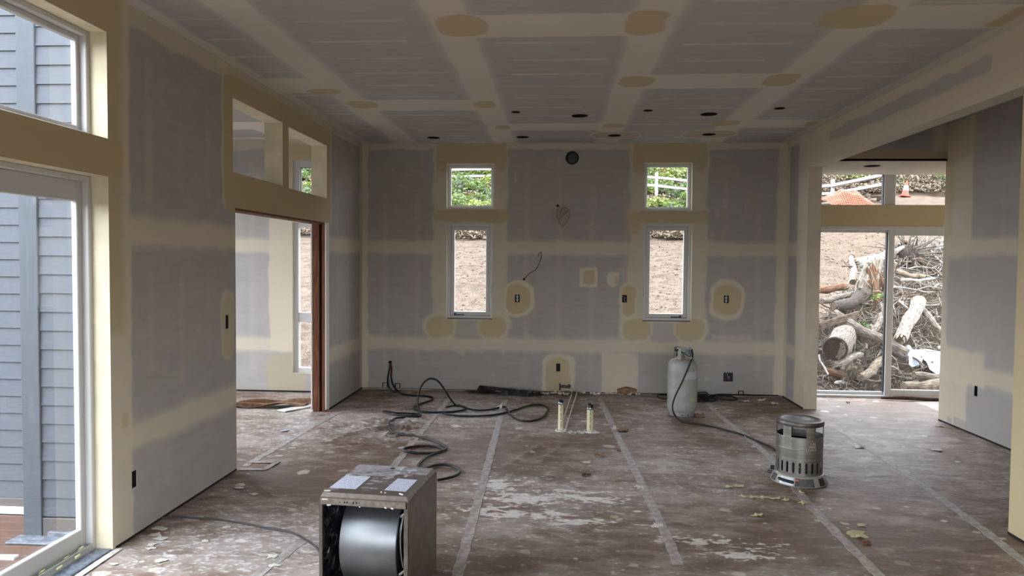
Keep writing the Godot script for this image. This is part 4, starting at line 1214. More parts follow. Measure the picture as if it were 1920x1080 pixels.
func soil_color(x: float, dd: float) -> Color:
	var c := Color(0.148, 0.116, 0.089)
	var q := hn.get_noise_2d(x * 40.0 + 77.0, dd * 50.0)
	c = c.lerp(Color(0.096, 0.070, 0.050), clampf(q * 1.6 + 0.1, 0.0, 0.75))
	var q2 := hn.get_noise_2d(x * 190.0, dd * 190.0 + 40.0)
	c = c.lerp(Color(0.198, 0.165, 0.135), clampf(q2 * 1.5, 0.0, 0.6))
	if q2 < -0.22:
		c = c.lerp(Color(0.064, 0.044, 0.030), 0.6)
	if x / dd > 0.3 and dd > 13.0:
		c = c.lerp(Color(0.160, 0.116, 0.078), 0.35)
	var veg: float = smoothstep(29.0, 31.5, dd + q * 3.0) if x / dd < 0.28 else smoothstep(36.0, 38.0, dd + q * 4.0)
	c = c.lerp(Color(0.041, 0.034, 0.015), veg * 0.75)
	c = c.lerp(Color(0.052, 0.034, 0.022), on_pile(x, dd) * (0.75 if dd < 14.0 else 0.0) * smoothstep(9.75, 10.3, dd))
	return c

func hillside() -> void:
	hn.noise_type = FastNoiseLite.TYPE_SIMPLEX_SMOOTH
	hn.frequency = 0.02
	hn.fractal_octaves = 4
	hn.seed = 9
	var b := MB.new()
	b.tinted = true
	var ds := []
	var d := 9.16
	while d < 75.0:
		ds.append(d)
		d += 0.07 if d < 14.0 else 0.14 if d < 32.0 else 1.0
	var nx := 190
	var grid := []
	for dd in ds:
		var row := []
		for i in nx + 1:
			var r := lerpf(-0.50, 0.66, float(i) / nx)
			var x: float = r * dd - 0.5
			row.append(Vector3(x, hill(x, dd), -dd))
		grid.append(row)
	var tint := []
	for j in ds.size():
		var row := PackedColorArray()
		for i in nx + 1:
			row.append(soil_color(grid[j][i].x, ds[j]))
		tint.append(row)
	for j in ds.size() - 1:
		for i in nx:
			var m: Vector3 = (grid[j][i + 1] - grid[j][i]).cross(grid[j + 1][i] - grid[j][i]).normalized()
			if m.y < 0.0: m = -m
			b.tri_c(grid[j][i], grid[j][i + 1], grid[j + 1][i + 1], m, tint[j][i], tint[j][i + 1], tint[j + 1][i + 1])
			b.tri_c(grid[j][i], grid[j + 1][i + 1], grid[j + 1][i], m, tint[j][i], tint[j + 1][i + 1], tint[j + 1][i])
	var hm := mat(Color.WHITE, 0.95, 0.0, 0.2)
	hm.vertex_color_use_as_albedo = true
	hm.detail_enabled = true
	hm.detail_albedo = noise_tex(512, 0.05, ramp2(Color(0.50, 0.46, 0.43), Color(1, 1, 1)), 51)
	hm.detail_blend_mode = BaseMaterial3D.BLEND_MODE_MUL
	hm.uv1_triplanar = true
	hm.uv1_world_triplanar = true
	hm.uv1_scale = Vector3(0.8, 0.8, 0.8)
	hm.detail_uv_layer = BaseMaterial3D.DETAIL_UV_1
	structure(one("hillside", b, hm), "bare dirt hillside rising behind the house", "hillside")
	# stones and clods on the bare slope: nobody could count them
	var st := MB.new()
	for i in 5200:
		var dd := 9.7 + 20.0 * pow(rng.randf(), 0.8)
		var r := rng.randf_range(-0.2, 0.52)
		var x := r * dd
		var s := (0.006 + 0.022 * pow(rng.randf(), 2.0)) * (0.8 + dd * 0.04)
		var at := Vector3(x, hill(x, dd) + s * 0.2, -dd)
		st.box(at, Vector3(s * 2.0, s * 1.1, s * 1.5), s * 0.45, Basis.from_euler(Vector3(rng.randf() * 0.6, rng.randf() * 6.0, rng.randf() * 0.6)))
	var stones := one("loose_stones", st, grained(Color(0.406, 0.365, 0.324), Color(0.208, 0.160, 0.126), Vector3(2, 2, 2), 0.95, 52, 0.0, true))
	tag(stones, "clods and small stones scattered over the bare dirt slope", "stones")
	stones.set_meta("kind", "stuff")
	# green bank
	var leaf := [mat(Color(0.237, 0.302, 0.140), 0.6), mat(Color(0.167, 0.232, 0.113), 0.6), mat(Color(0.376, 0.392, 0.187), 0.6), mat(Color(0.111, 0.165, 0.095), 0.6)]
	for l in leaf:
		l.backlight_enabled = true
		l.backlight = Color(0.30, 0.36, 0.12)
		l.cull_mode = BaseMaterial3D.CULL_DISABLED
	var clumps := []
	for k in 4:
		clumps.append(leaves(150, Vector3(0.6, 0.4, 0.6), 0.085, 0.5))
	for k in 4:
		var spots := []
		for i in 900:
			var dd := rng.randf_range(30.5, 50.0)
			var r := rng.randf_range(-0.48, 0.30)
			if dd > 34.0 and dd < 40.5 and rng.randf() < 0.8: continue
			if rng.randf() < 0.3:
				dd = rng.randf_range(37.5, 52.0)
				r = rng.randf_range(0.28, 0.56)
				if k < 2 or rng.randf() < 0.5: continue
			var x := r * dd
			var at := Vector3(x, hill(x, dd) + rng.randf_range(0.0, 0.25), -dd)
			spots.append(Transform3D(Basis(Vector3.UP, rng.randf() * TAU).scaled(Vector3.ONE * rng.randf_range(0.7, 1.5)), at))
		var mm := MultiMesh.new()
		mm.transform_format = MultiMesh.TRANSFORM_3D
		mm.mesh = clumps[k]
		mm.instance_count = spots.size()
		for i in spots.size():
			mm.set_instance_transform(i, spots[i])
		var mi := MultiMeshInstance3D.new()
		mi.multimesh = mm
		mi.material_override = leaf[k]
		mi.name = numbered("undergrowth")
		add_child(mi, true)
		tag(mi, ["light green", "mid green", "yellow green", "dark green"][k] + " undergrowth covering the bank below and behind the fence", "undergrowth", "undergrowth on the bank")
		mi.set_meta("kind", "stuff")
	var dry := mat(Color(0.36, 0.31, 0.25), 0.9)
	var tuft := leaves(160, Vector3(0.55, 0.35, 0.55), 0.07, 0.5)
	var dm := MultiMesh.new()
	dm.transform_format = MultiMesh.TRANSFORM_3D
	dm.mesh = tuft
	dm.instance_count = 1700
	for i in 1700:
		var dd := rng.randf_range(36.0, 50.0)
		var r := rng.randf_range(0.29, 0.56)
		if i > 650:
			dd = rng.randf_range(27.8, 33.0) if i % 3 else rng.randf_range(29.5, 44.0)
			r = rng.randf_range(-0.45, 0.27)
		dm.set_instance_transform(i, Transform3D(Basis(Vector3.UP, rng.randf() * TAU).scaled(Vector3.ONE * rng.randf_range(0.5, 1.2)), Vector3(r * dd, hill(r * dd, dd) + rng.randf_range(0.0, 0.15), -dd)))
	var di := MultiMeshInstance3D.new()
	di.multimesh = dm
	di.material_override = dry
	di.name = numbered("undergrowth")
	add_child(di, true)
	tag(di, "dry brown brush covering the bank behind the traffic cone", "undergrowth", "undergrowth on the bank")
	di.set_meta("kind", "stuff")
	# single bushes that stand out
	var bushes := [[-3.0, 32.2, 1.1, 2, "yellow green bush below the fence in the upper left far window"], [-4.6, 33.0, 1.2, 0, "pale green bush at lower left of the upper left far window"], [5.9, 33.2, 1.4, 1, "round green bush below the fence in the upper right far window"], [4.4, 33.0, 1.1, 2, "yellowish bush at lower left of the upper right far window"],
		[5.6, 40.0, 2.6, 2, "tall yellow leaved bush above the fence in upper right far window"], [4.0, 40.0, 2.2, 0, "pale bush behind the fence post in upper right far window"], [12.6, 40.5, 1.6, 1, "green bush behind the fence at left of the transom window"], [14.2, 42.0, 1.8, 3, "dark bush behind the fence in the left transom pane"],
		[17.9, 43.5, 1.8, 0, "green bush above the traffic cone at top of the transom"], [20.0, 43.5, 1.8, 1, "green bush at the top right corner of the transom"]]
	for q in bushes:
		var t := thing("bush", q[4], "bush", Vector3(q[0], hill(q[0], q[1]) - 0.1, -q[1]))
		var lv := MeshInstance3D.new()
		lv.mesh = leaves(650, Vector3(q[2] * 0.5, q[2] * 0.5, q[2] * 0.5), 0.10, 1.0)
		lv.set_surface_override_material(0, leaf[q[3]])
		lv.position.y = q[2] * 0.45
		lv.name = "foliage"
		t.add_child(lv, true)
		var sb := MB.new()
		for k in 5:
			var a := rng.randf() * TAU
			sb.tube([Vector3.ZERO, Vector3(cos(a) * 0.15, q[2] * 0.4, sin(a) * 0.15), Vector3(cos(a) * 0.35, q[2] * 0.8, sin(a) * 0.35)], [0.03, 0.018, 0.006], 5)
		one("stem", sb, M.stud, t)

func leaves(n: int, r: Vector3, size: float, full: float) -> ArrayMesh:
	var b := MB.new()
	for i in n:
		var p := Vector3(rng.randfn(), rng.randfn(), rng.randfn()).normalized()
		p.y = absf(p.y) if full < 1.0 else p.y
		p *= r * pow(rng.randf(), 0.35)
		var bs := Basis.from_euler(Vector3(rng.randf_range(-0.9, 0.9), rng.randf() * TAU, rng.randf_range(-0.9, 0.9)))
		var s := size * rng.randf_range(0.6, 1.3)
		var a := p - bs.x * s
		var e := p + bs.x * s
		var c1 := p + bs.z * s * 0.55 + bs.y * s * 0.18
		var c2 := p - bs.z * s * 0.55 + bs.y * s * 0.18
		b.flat(a, c1, e, bs.y)
		b.flat(a, e, c2, bs.y)
	var me := ArrayMesh.new()
	b.surface(me)
	return me

func bark(k: int) -> StandardMaterial3D:
	var cols := [[Color(0.509, 0.460, 0.410), Color(0.299, 0.249, 0.215)], [Color(0.560, 0.504, 0.455), Color(0.334, 0.284, 0.249)], [Color(0.457, 0.373, 0.302), Color(0.294, 0.224, 0.175)], [Color(0.299, 0.249, 0.215), Color(0.163, 0.130, 0.109)], [Color(0.470, 0.322, 0.217), Color(0.273, 0.182, 0.133)],
		[Color(0.491, 0.442, 0.393), Color(0.351, 0.302, 0.259)], [Color(0.650, 0.600, 0.550), Color(0.438, 0.382, 0.332)], [Color(0.725, 0.697, 0.661), Color(0.563, 0.521, 0.479)], [Color(0.573, 0.502, 0.426), Color(0.383, 0.320, 0.263)]]
	var key := "bark%d" % k
	if not M.has(key):
		M[key] = grained(cols[k][0], cols[k][1].darkened(0.35), Vector3(9.0, 1.3, 9.0), 0.95, 60 + k, 2.5)
	return M[key]

func log_mesh(a: Vector3, z: Vector3, r0: float, r1: float, bend: float, b: MB, sides := 14) -> void:
	# built along local y from the origin, so that the grain runs with the log
	var len := (z - a).length()
	var k := maxi(4, int(len / 0.12))
	var pts := []
	var rad := []
	var ph := rng.randf() * 6.0
	for i in k + 1:
		var t := float(i) / k
		pts.append(Vector3(sin(t * PI) * bend * len + 0.012 * sin(t * 9.0 + ph), t * len, 0.01 * cos(t * 7.0 + ph)))
		rad.append(lerpf(r0, r1, t) * (1.0 + 0.06 * sin(t * 13.0 + ph)))
	b.tube(pts, rad, sides, true, 0.07, rng)

func along(a: Vector3, z: Vector3) -> Transform3D:
	var y := (z - a).normalized()
	var x := y.cross(Vector3.BACK if absf(y.z) < 0.9 else Vector3.RIGHT).normalized()
	return Transform3D(Basis(x, y, x.cross(y)), a)

func debris() -> void:
	for l in LOGS:
		var a: Vector3 = l[2]
		var z: Vector3 = l[3]
		var b := MB.new()
		var t := thing(l[0], l[1], "log" if l[4] > 0.03 else "branch")
		t.transform = along(a, z)
		var len := (z - a).length()
		if l[0] == "split_plank":
			b.box(Vector3(0, len / 2.0, 0), Vector3(l[4] * 2.0, len, l[4] * 0.7), 0.01)
			one("plank_body", b, bark(l[6]), t)
			continue
		log_mesh(a, z, l[4], l[5], 0.05 if l[0] in ["curved_log", "dark_log", "white_log"] else 0.22 if l[0] == "arched_branch" else 0.015, b, 18 if l[4] > 0.1 else 12)
		one("trunk", b, bark(l[6]), t)
		if l[0] == "cut_log":
			var e := MB.new()
			e.lathe([Vector2(0.0, -0.004), Vector2(0.07, -0.006), Vector2(0.11, -0.004), Vector2(0.15, -0.008), Vector2(0.162, 0.01)], 24)
			one("rotten_end", e, grained(Color(0.241, 0.173, 0.121), Color(0.084, 0.054, 0.039), Vector3(7, 7, 7), 0.95, 71, 2.5), t)
		elif l[4] > 0.045:
			var e := MB.new()
			e.lathe([Vector2(0.0, -0.004), Vector2(l[4] * 0.86, -0.003), Vector2(l[4] * 0.9, 0.004)], 16)
			one("cut_end", e, bark(8), t)
		if l[0] in ["broken_stub", "upright_log", "short_log", "orange_log", "white_log"]:
			var s := MB.new()
			var top := len if l[0] == "broken_stub" else 0.0
			var dir := 1.0 if l[0] == "broken_stub" else -1.0
			for k in 9:
				var g := TAU * k / 9.0
				var rr: float = l[4] * 0.75
				var base := Vector3(cos(g) * rr, top, sin(g) * rr)
				s.tube([base, base + Vector3(cos(g) * 0.01, dir * rng.randf_range(0.05, 0.14), sin(g) * 0.02)], [l[4] * 0.28, 0.003], 5)
			one("splinters", s, bark(8), t)
	# the torn orange stump
	var t := thing("torn_stump", "torn orange brown stump with splintered fibres in the left pane", "stump", Vector3(4.9, 1.05, -11.6))
	var b := MB.new()
	for k in 46:
		var g := rng.randf_range(-0.9, 1.5)
		var x := rng.randf_range(-0.2, 0.28)
		var h := rng.randf_range(0.25, 0.62) * (1.0 - absf(x) * 1.2)
		b.tube([Vector3(x, -0.1, rng.randf_range(-0.1, 0.15)), Vector3(x * 0.8 - 0.02, h * 0.5, rng.randf_range(-0.05, 0.1)), Vector3(x * 0.35 - 0.05 + 0.05 * g, h, 0.0)], [rng.randf_range(0.035, 0.06), 0.035, 0.008], 6, true, 0.2, rng)
	one("heartwood", b, bark(4), t)
	b = MB.new()
	for k in 24:
		var x := rng.randf_range(-0.34, 0.0)
		b.tube([Vector3(x, -0.15, 0.05), Vector3(x * 0.9, 0.25, 0.02), Vector3(x * 0.7 + 0.1, 0.5 + rng.randf() * 0.2, -0.05)], [0.05, 0.035, 0.012], 6, true, 0.2, rng)
	one("outer_wood", b, bark(6), t)
	b = MB.new()
	for k in 16:
		var g := rng.randf() * TAU
		b.tube([Vector3(0.2, -0.15, 0.1), Vector3(0.2 + cos(g) * 0.25, -0.15 + sin(g) * 0.12, 0.2), Vector3(0.2 + cos(g) * 0.5, -0.2 + sin(g) * 0.25, 0.15)], [0.03, 0.018, 0.006], 5)
	one("root", b, bark(2), t)
	# root ball at the right
	t = thing("root_ball", "dark tangled root ball at the top of the right pane", "root ball", Vector3(5.85, 1.76, -12.65))
	b = MB.new()
	b.lathe([Vector2(0.0, -0.22), Vector2(0.14, -0.18), Vector2(0.24, -0.05), Vector2(0.25, 0.05), Vector2(0.17, 0.16), Vector2(0.0, 0.2)], 16)
	one("root_core", b, bark(3), t)
	b = MB.new()
	for k in 70:
		var dir := Vector3(rng.randfn(), rng.randfn(), absf(rng.randfn())).normalized()
		var side := Vector3(rng.randfn(), rng.randfn(), rng.randfn()) * 0.13
		b.tube([dir * 0.18, dir * 0.32 + side * 0.5, dir * rng.randf_range(0.4, 0.65) + side], [rng.randf_range(0.012, 0.03), 0.012, 0.004], 5)
	one("root", b, bark(5), t)
	# rotten chunk
	t = thing("rotten_chunk", "crumbling rotten wood chunk at the bottom of the left pane", "wood chunk", Vector3(4.05, 0.17, -10.2))
	b = MB.new()
	for k in 26:
		var at := Vector3(rng.randf_range(-0.11, 0.11), rng.randf_range(-0.1, 0.1), rng.randf_range(-0.08, 0.08))
		b.box(at, Vector3(rng.randf_range(0.05, 0.1), rng.randf_range(0.08, 0.2), 0.06), 0.015, Basis.from_euler(Vector3(rng.randf() * 0.6, rng.randf() * 3.0, rng.randf_range(-0.7, 0.7))))
	one("chunk_body", b, bark(8), t)
	# rocks
	for r in [[Vector3(3.772, 0.02, -9.96), 0.055, "white rounded rock lying at the foot of the debris pile"], [Vector3(3.869, -0.05, -9.83), 0.032, "small white rock in front of the larger white rock"]]:
		b = MB.new()
		b.lathe([Vector2(0, -0.55 * r[1]), Vector2(0.8 * r[1], -0.4 * r[1]), Vector2(1.15 * r[1], 0.0), Vector2(0.85 * r[1], 0.5 * r[1]), Vector2(0.3 * r[1], 0.68 * r[1]), Vector2(0, 0.7 * r[1])], 11)
		var m := one("rock", b, grained(Color(0.601, 0.587, 0.558), Color(0.472, 0.450, 0.429), Vector3(8, 8, 8), 0.8, 72, 0.8))
		m.position = r[0]
		m.scale = Vector3(1.2, 0.9, 0.9)
		tag(m, r[2], "rock")
	# white tarp and clear film
	cloth("white_tarp", "white plastic tarp draped on the pile at the lower right pane", "tarp", [Vector3(5.02, 0.42, -10.50), Vector3(5.55, 0.40, -10.50), Vector3(5.30, 0.05, -10.0), Vector3(5.02, 0.20, -10.15)], mat(Color(0.92, 0.92, 0.93), 0.35), 0.02)
	var film := mat(Color(0.82, 0.86, 0.92, 0.45), 0.3)
	film.transparency = BaseMaterial3D.TRANSPARENCY_ALPHA
	cloth("plastic_film", "crumpled clear plastic film hanging over the long slanting log", "plastic film", [Vector3(4.86, 0.47, -10.50), Vector3(5.02, 0.42, -10.46), Vector3(4.95, 0.22, -10.15), Vector3(4.78, 0.25, -10.22)], film, 0.03)
	# branches one can point at, then the tangle nobody could count
	var shades := [[5, "grey"], [7, "bleached"], [2, "brown"]]
	for sh in shades:
		var proto: Node3D = null
		for k in 34:
			var d := rng.randf_range(10.0, 13.2)
			var x := 0.0
			for tries in 20:
				x = rng.randf_range(0.34, 0.56) * d
				if on_pile(x, d) > 0.6:
					break
			var o: Node3D
			if k % 8 == 0:
				o = thing("loose_branch", sh[1] + " crooked branch lying loose among the debris pile", "branch", Vector3.ZERO, 0.0, sh[1] + " loose branches in the debris pile")
				var bb := MB.new()
				var len := rng.randf_range(0.5, 1.0)
				var pts := []
				for i in 6:
					pts.append(Vector3(rng.randf_range(-0.05, 0.05), len * (i / 5.0 - 0.5), rng.randf_range(-0.05, 0.05)))
				var r := rng.randf_range(0.012, 0.028)
				bb.tube(smooth_path(pts, 0.08), [r, r, r, r * 0.9, r * 0.9, r * 0.8, r * 0.7, r * 0.6], 7)
				one("stick", bb, bark(sh[0]), o)
				bb = MB.new()
				bb.tube([pts[3], pts[3] + Vector3(0.1, 0.12, 0.03), pts[3] + Vector3(0.16, 0.28, 0.0)], [r * 0.6, r * 0.45, 0.003], 5)
				one("side_twig", bb, bark(sh[0]), o)
				proto = o
			else:
				o = proto.duplicate()
				o.name = numbered("loose_branch")
				add_child(o, true)
			o.position = Vector3(x, hill(x, d) + rng.randf_range(0.04, 0.16), -d)
			o.rotation = Vector3(rng.randf_range(-1.2, 0.4), rng.randf() * TAU, rng.randf_range(0.7, 2.2))
	for sh in [[7, "pale", 2200], [5, "grey", 1500], [2, "brown", 800]]:
		b = MB.new()
		for k in sh[2]:
			var d := rng.randf_range(9.75, 13.3)
			var x := rng.randf_range(0.33, 0.58) * d
			if on_pile(x, d) < 0.5 and rng.randf() < 0.93:
				continue
			var at := Vector3(x, hill(x, d) + rng.randf_range(-0.02, 0.08), -d)
			var dir := Vector3(rng.randfn(), rng.randfn() * 0.6 + 0.15, rng.randfn() * 0.7).normalized() * rng.randf_range(0.08, 0.34) * (0.5 if d < 10.2 else 1.0)
			var mid := at + dir * 0.5 + Vector3(rng.randfn(), rng.randfn(), rng.randfn()) * 0.035
			var r := rng.randf_range(0.002, 0.008)
			b.tube([at, mid, at + dir], [r, r * 0.8, r * 0.4], 4, false)
		var tw := one("twig_tangle", b, bark(sh[0]))
		tag(tw, sh[1] + " twigs and roots tangled all over the debris pile", "twigs", "twigs of the debris pile")
		tw.set_meta("kind", "stuff")
	for k in 3:
		var g := MeshInstance3D.new()
		g.mesh = leaves(90, Vector3(0.14, 0.10, 0.12), 0.022, 0.5)
		g.set_surface_override_material(0, mat([Color(0.22, 0.42, 0.10), Color(0.20, 0.36, 0.12), Color(0.34, 0.42, 0.12)][k], 0.6))
		g.name = numbered("weed_tuft")
		add_child(g, true)
		g.position = [Vector3(4.47, 0.68, -10.85), Vector3(4.32, 0.30, -10.55), Vector3(4.80, 1.08, -11.3)][k]
		tag(g, ["bright green weed growing behind the long slanting log", "green weed in the hollow under the long slanting log", "small yellow green weed under the torn stump"][k], "weed")

func cloth(called: String, label: String, category: String, q: Array, m: Material, amp: float) -> void:
	var b := MB.new()
	var n := 14
	for side in 2:
		var lift := Vector3(0, -0.004 * side, 0)
		for j in n:
			for i in n:
				var c := []
				for e in [[0, 0], [1, 0], [1, 1], [0, 1]]:
					var s := float(i + e[0]) / n
					var u := float(j + e[1]) / n
					var p: Vector3 = q[0].lerp(q[1], s).lerp(q[3].lerp(q[2], s), u)
					c.append(p + lift + Vector3(0, 1, 0.5) * amp * (sin(s * 9.0 + u * 2.0) * 0.6 + sin(u * 11.0 + s * 5.0) * 0.5))
				b.flat(c[0], c[1], c[2], Vector3.UP if side == 0 else Vector3.DOWN)
				b.flat(c[0], c[2], c[3], Vector3.UP if side == 0 else Vector3.DOWN)
	tag(one(called, b, m), label, category)

func rail(a: Vector3, z: Vector3, w: float, h: float, m: Material, label: String) -> void:
	var b := MB.new()
	var len := (z - a).length()
	b.box(Vector3(0, len / 2.0, 0), Vector3(w, len, h), 0.01)
	var o := one("fence_rail", b, m)
	o.transform = along(a, z)
	tag(o, label, "fence rail", "split rails of the hillside fence")

func post(at: Vector3, h: float, m: Material, label: String) -> void:
	var b := MB.new()
	b.box(Vector3(0, h / 2.0, 0), Vector3(0.15, h, 0.13), 0.02)
	var o := one("fence_post", b, m)
	o.position = at
	tag(o, label, "fence post")

func fences() -> void:
	var w := grained(Color(0.586, 0.563, 0.571), Color(0.481, 0.458, 0.458), Vector3(5, 1, 5), 0.85, 75)
	rail(Vector3(-7.4, 6.50, -40), Vector3(-3.4, 6.60, -40), 0.12, 0.16, w, "top fence rail in the upper left far window")
	rail(Vector3(-7.4, 6.15, -40), Vector3(-3.4, 6.22, -40), 0.12, 0.16, w, "lower fence rail in the upper left far window")
	rail(Vector3(2.9, 5.86, -36.3), Vector3(4.7, 5.68, -36.05), 0.12, 0.15, w, "top fence rail left of the post in upper right far window")
	rail(Vector3(4.7, 5.69, -36.05), Vector3(7.6, 5.40, -36), 0.12, 0.15, w, "top fence rail right of the post in upper right far window")
	rail(Vector3(2.9, 5.42, -36.3), Vector3(4.7, 5.30, -36.05), 0.12, 0.15, w, "lower fence rail left of the post in upper right far window")
	rail(Vector3(4.7, 5.29, -36.05), Vector3(7.6, 4.98, -36), 0.12, 0.15, w, "lower fence rail right of the post in upper right far window")
	post(Vector3(4.72, 4.6, -36), 1.32, w, "fence post showing in the upper right far window")
	rail(Vector3(11.9, 5.26, -36.6), Vector3(12.7, 5.21, -35), 0.13, 0.21, w, "top fence rail left of the post in the transom window")
	rail(Vector3(12.71, 5.21, -35), Vector3(12.98, 5.14, -29.5), 0.13, 0.21, w, "long top fence rail slanting across the left transom pane")
	rail(Vector3(11.9, 4.92, -36.6), Vector3(12.7, 4.84, -35), 0.13, 0.21, w, "lower fence rail left of the post in the transom window")
	rail(Vector3(12.71, 4.84, -35), Vector3(12.98, 4.76, -29.5), 0.13, 0.21, w, "long lower fence rail slanting across the left transom pane")
	post(Vector3(12.70, 4.45, -35), 1.05, w, "fence post at the left end of the transom window")
	# traffic cone
	var t := thing("traffic_cone", "orange and white traffic cone leaning on the bank, right transom pane", "traffic cone", Vector3(15.5, hill(15.5, 34.0) + 0.02, -34))
	t.rotation.z = -0.12
	var om := mat(Color(0.666, 0.171, 0.042), 0.5)
	var b := MB.new()
	b.box(Vector3(0, 0.02, 0), Vector3(0.42, 0.04, 0.42), 0.01)
	one("cone_base", b, om, t)
	b = MB.new()
	b.lathe([Vector2(0.16, 0.04), Vector2(0.03, 0.72), Vector2(0.0, 0.725)], 20)
	one("cone_body", b, om, t)
	b = MB.new()
	b.lathe([Vector2(0.1165, 0.28), Vector2(0.0755, 0.50)], 20)
	one("white_collar", b, mat(Color(0.92, 0.92, 0.92), 0.4), t)
	# heap of orange mesh
	b = MB.new()
	var n := 24
	var om2 := mat(Color(0.687, 0.243, 0.142), 0.6)
	var hp := func(u: float, v: float) -> Vector3:
		var x := lerpf(10.65, 12.45, u)
		var d := lerpf(29.2, 30.8, v)
		var e := maxf(0.0, 1.0 - pow((u - 0.45) / 0.52, 2)) * maxf(0.0, 1.0 - pow((v - 0.5) / 0.55, 2))
		return Vector3(x, hill(x, d) + 0.03 + 0.58 * pow(e, 0.8) + 0.05 * sin(u * 23.0) * e + 0.04 * sin(v * 17.0 + u * 9.0) * e, -d)
	for i in n:
		for j in n:
			var a: Vector3 = hp.call(float(i) / n, float(j) / n)
			var c: Vector3 = hp.call(float(i + 1) / n, float(j) / n)
			var e: Vector3 = hp.call(float(i) / n, float(j + 1) / n)
			b.tube([a, c], [0.022], 4, false)
			b.tube([a, e], [0.022], 4, false)
	t = thing("mesh_heap", "heap of orange plastic safety mesh below the white fence", "safety mesh")
	one("netting", b, om2, t)
	b = MB.new()
	for i in 20:
		for j in 20:
			var c := []
			for e in [[0, 0], [1, 0], [1, 1], [0, 1]]:
				c.append(hp.call((i + e[0]) / 20.0, (j + e[1]) / 20.0) - Vector3(0, 0.05, 0))
			b.flat(c[0], c[1], c[2], Vector3.UP)
			b.flat(c[0], c[2], c[3], Vector3.UP)
	one("lower_layers", b, mat(Color(0.50, 0.36, 0.31), 0.7), t)
	# pallet
	t = thing("pallet", "weathered timber pallet beside the orange mesh heap", "pallet", Vector3(13.0, hill(13.0, 32.0) + 0.05, -32.0), -0.15)
	for k in 5:
		b = MB.new()
		b.box(Vector3(0, 0.14, -0.45 + k * 0.22), Vector3(1.3, 0.025, 0.12), 0.004)
		one("slat", b, bark(5), t)
	for k in 3:
		b = MB.new()
		b.box(Vector3(-0.58 + k * 0.58, 0.06, 0), Vector3(0.09, 0.11, 1.0), 0.005)
		one("bearer", b, bark(5), t)

func print_mat(w: int, h: int, base: Color, ink: Color, rows: int, seed_no: int) -> StandardMaterial3D:
	# a printed sheet whose lines are too small to read in the photograph
	var r := RandomNumberGenerator.new()
	r.seed = seed_no
	var im := Image.create(w, h, false, Image.FORMAT_RGB8)
	im.fill(base)
	for k in rows:
		var y := int((k + 0.6) * h / (rows + 0.4))
		var x := int(w * 0.06)
		while x < w * 0.93:
			var l := r.randi_range(2, int(w * 0.09) + 3)
			if r.randf() < 0.8:
				im.fill_rect(Rect2i(x, y, l, maxi(1, int(h * 0.35 / rows))), base.lerp(ink, r.randf_range(0.35, 0.9)))
			x += l + r.randi_range(2, 5)
	var m := mat(Color.WHITE, 0.55)
	m.albedo_texture = ImageTexture.create_from_image(im)
	return m

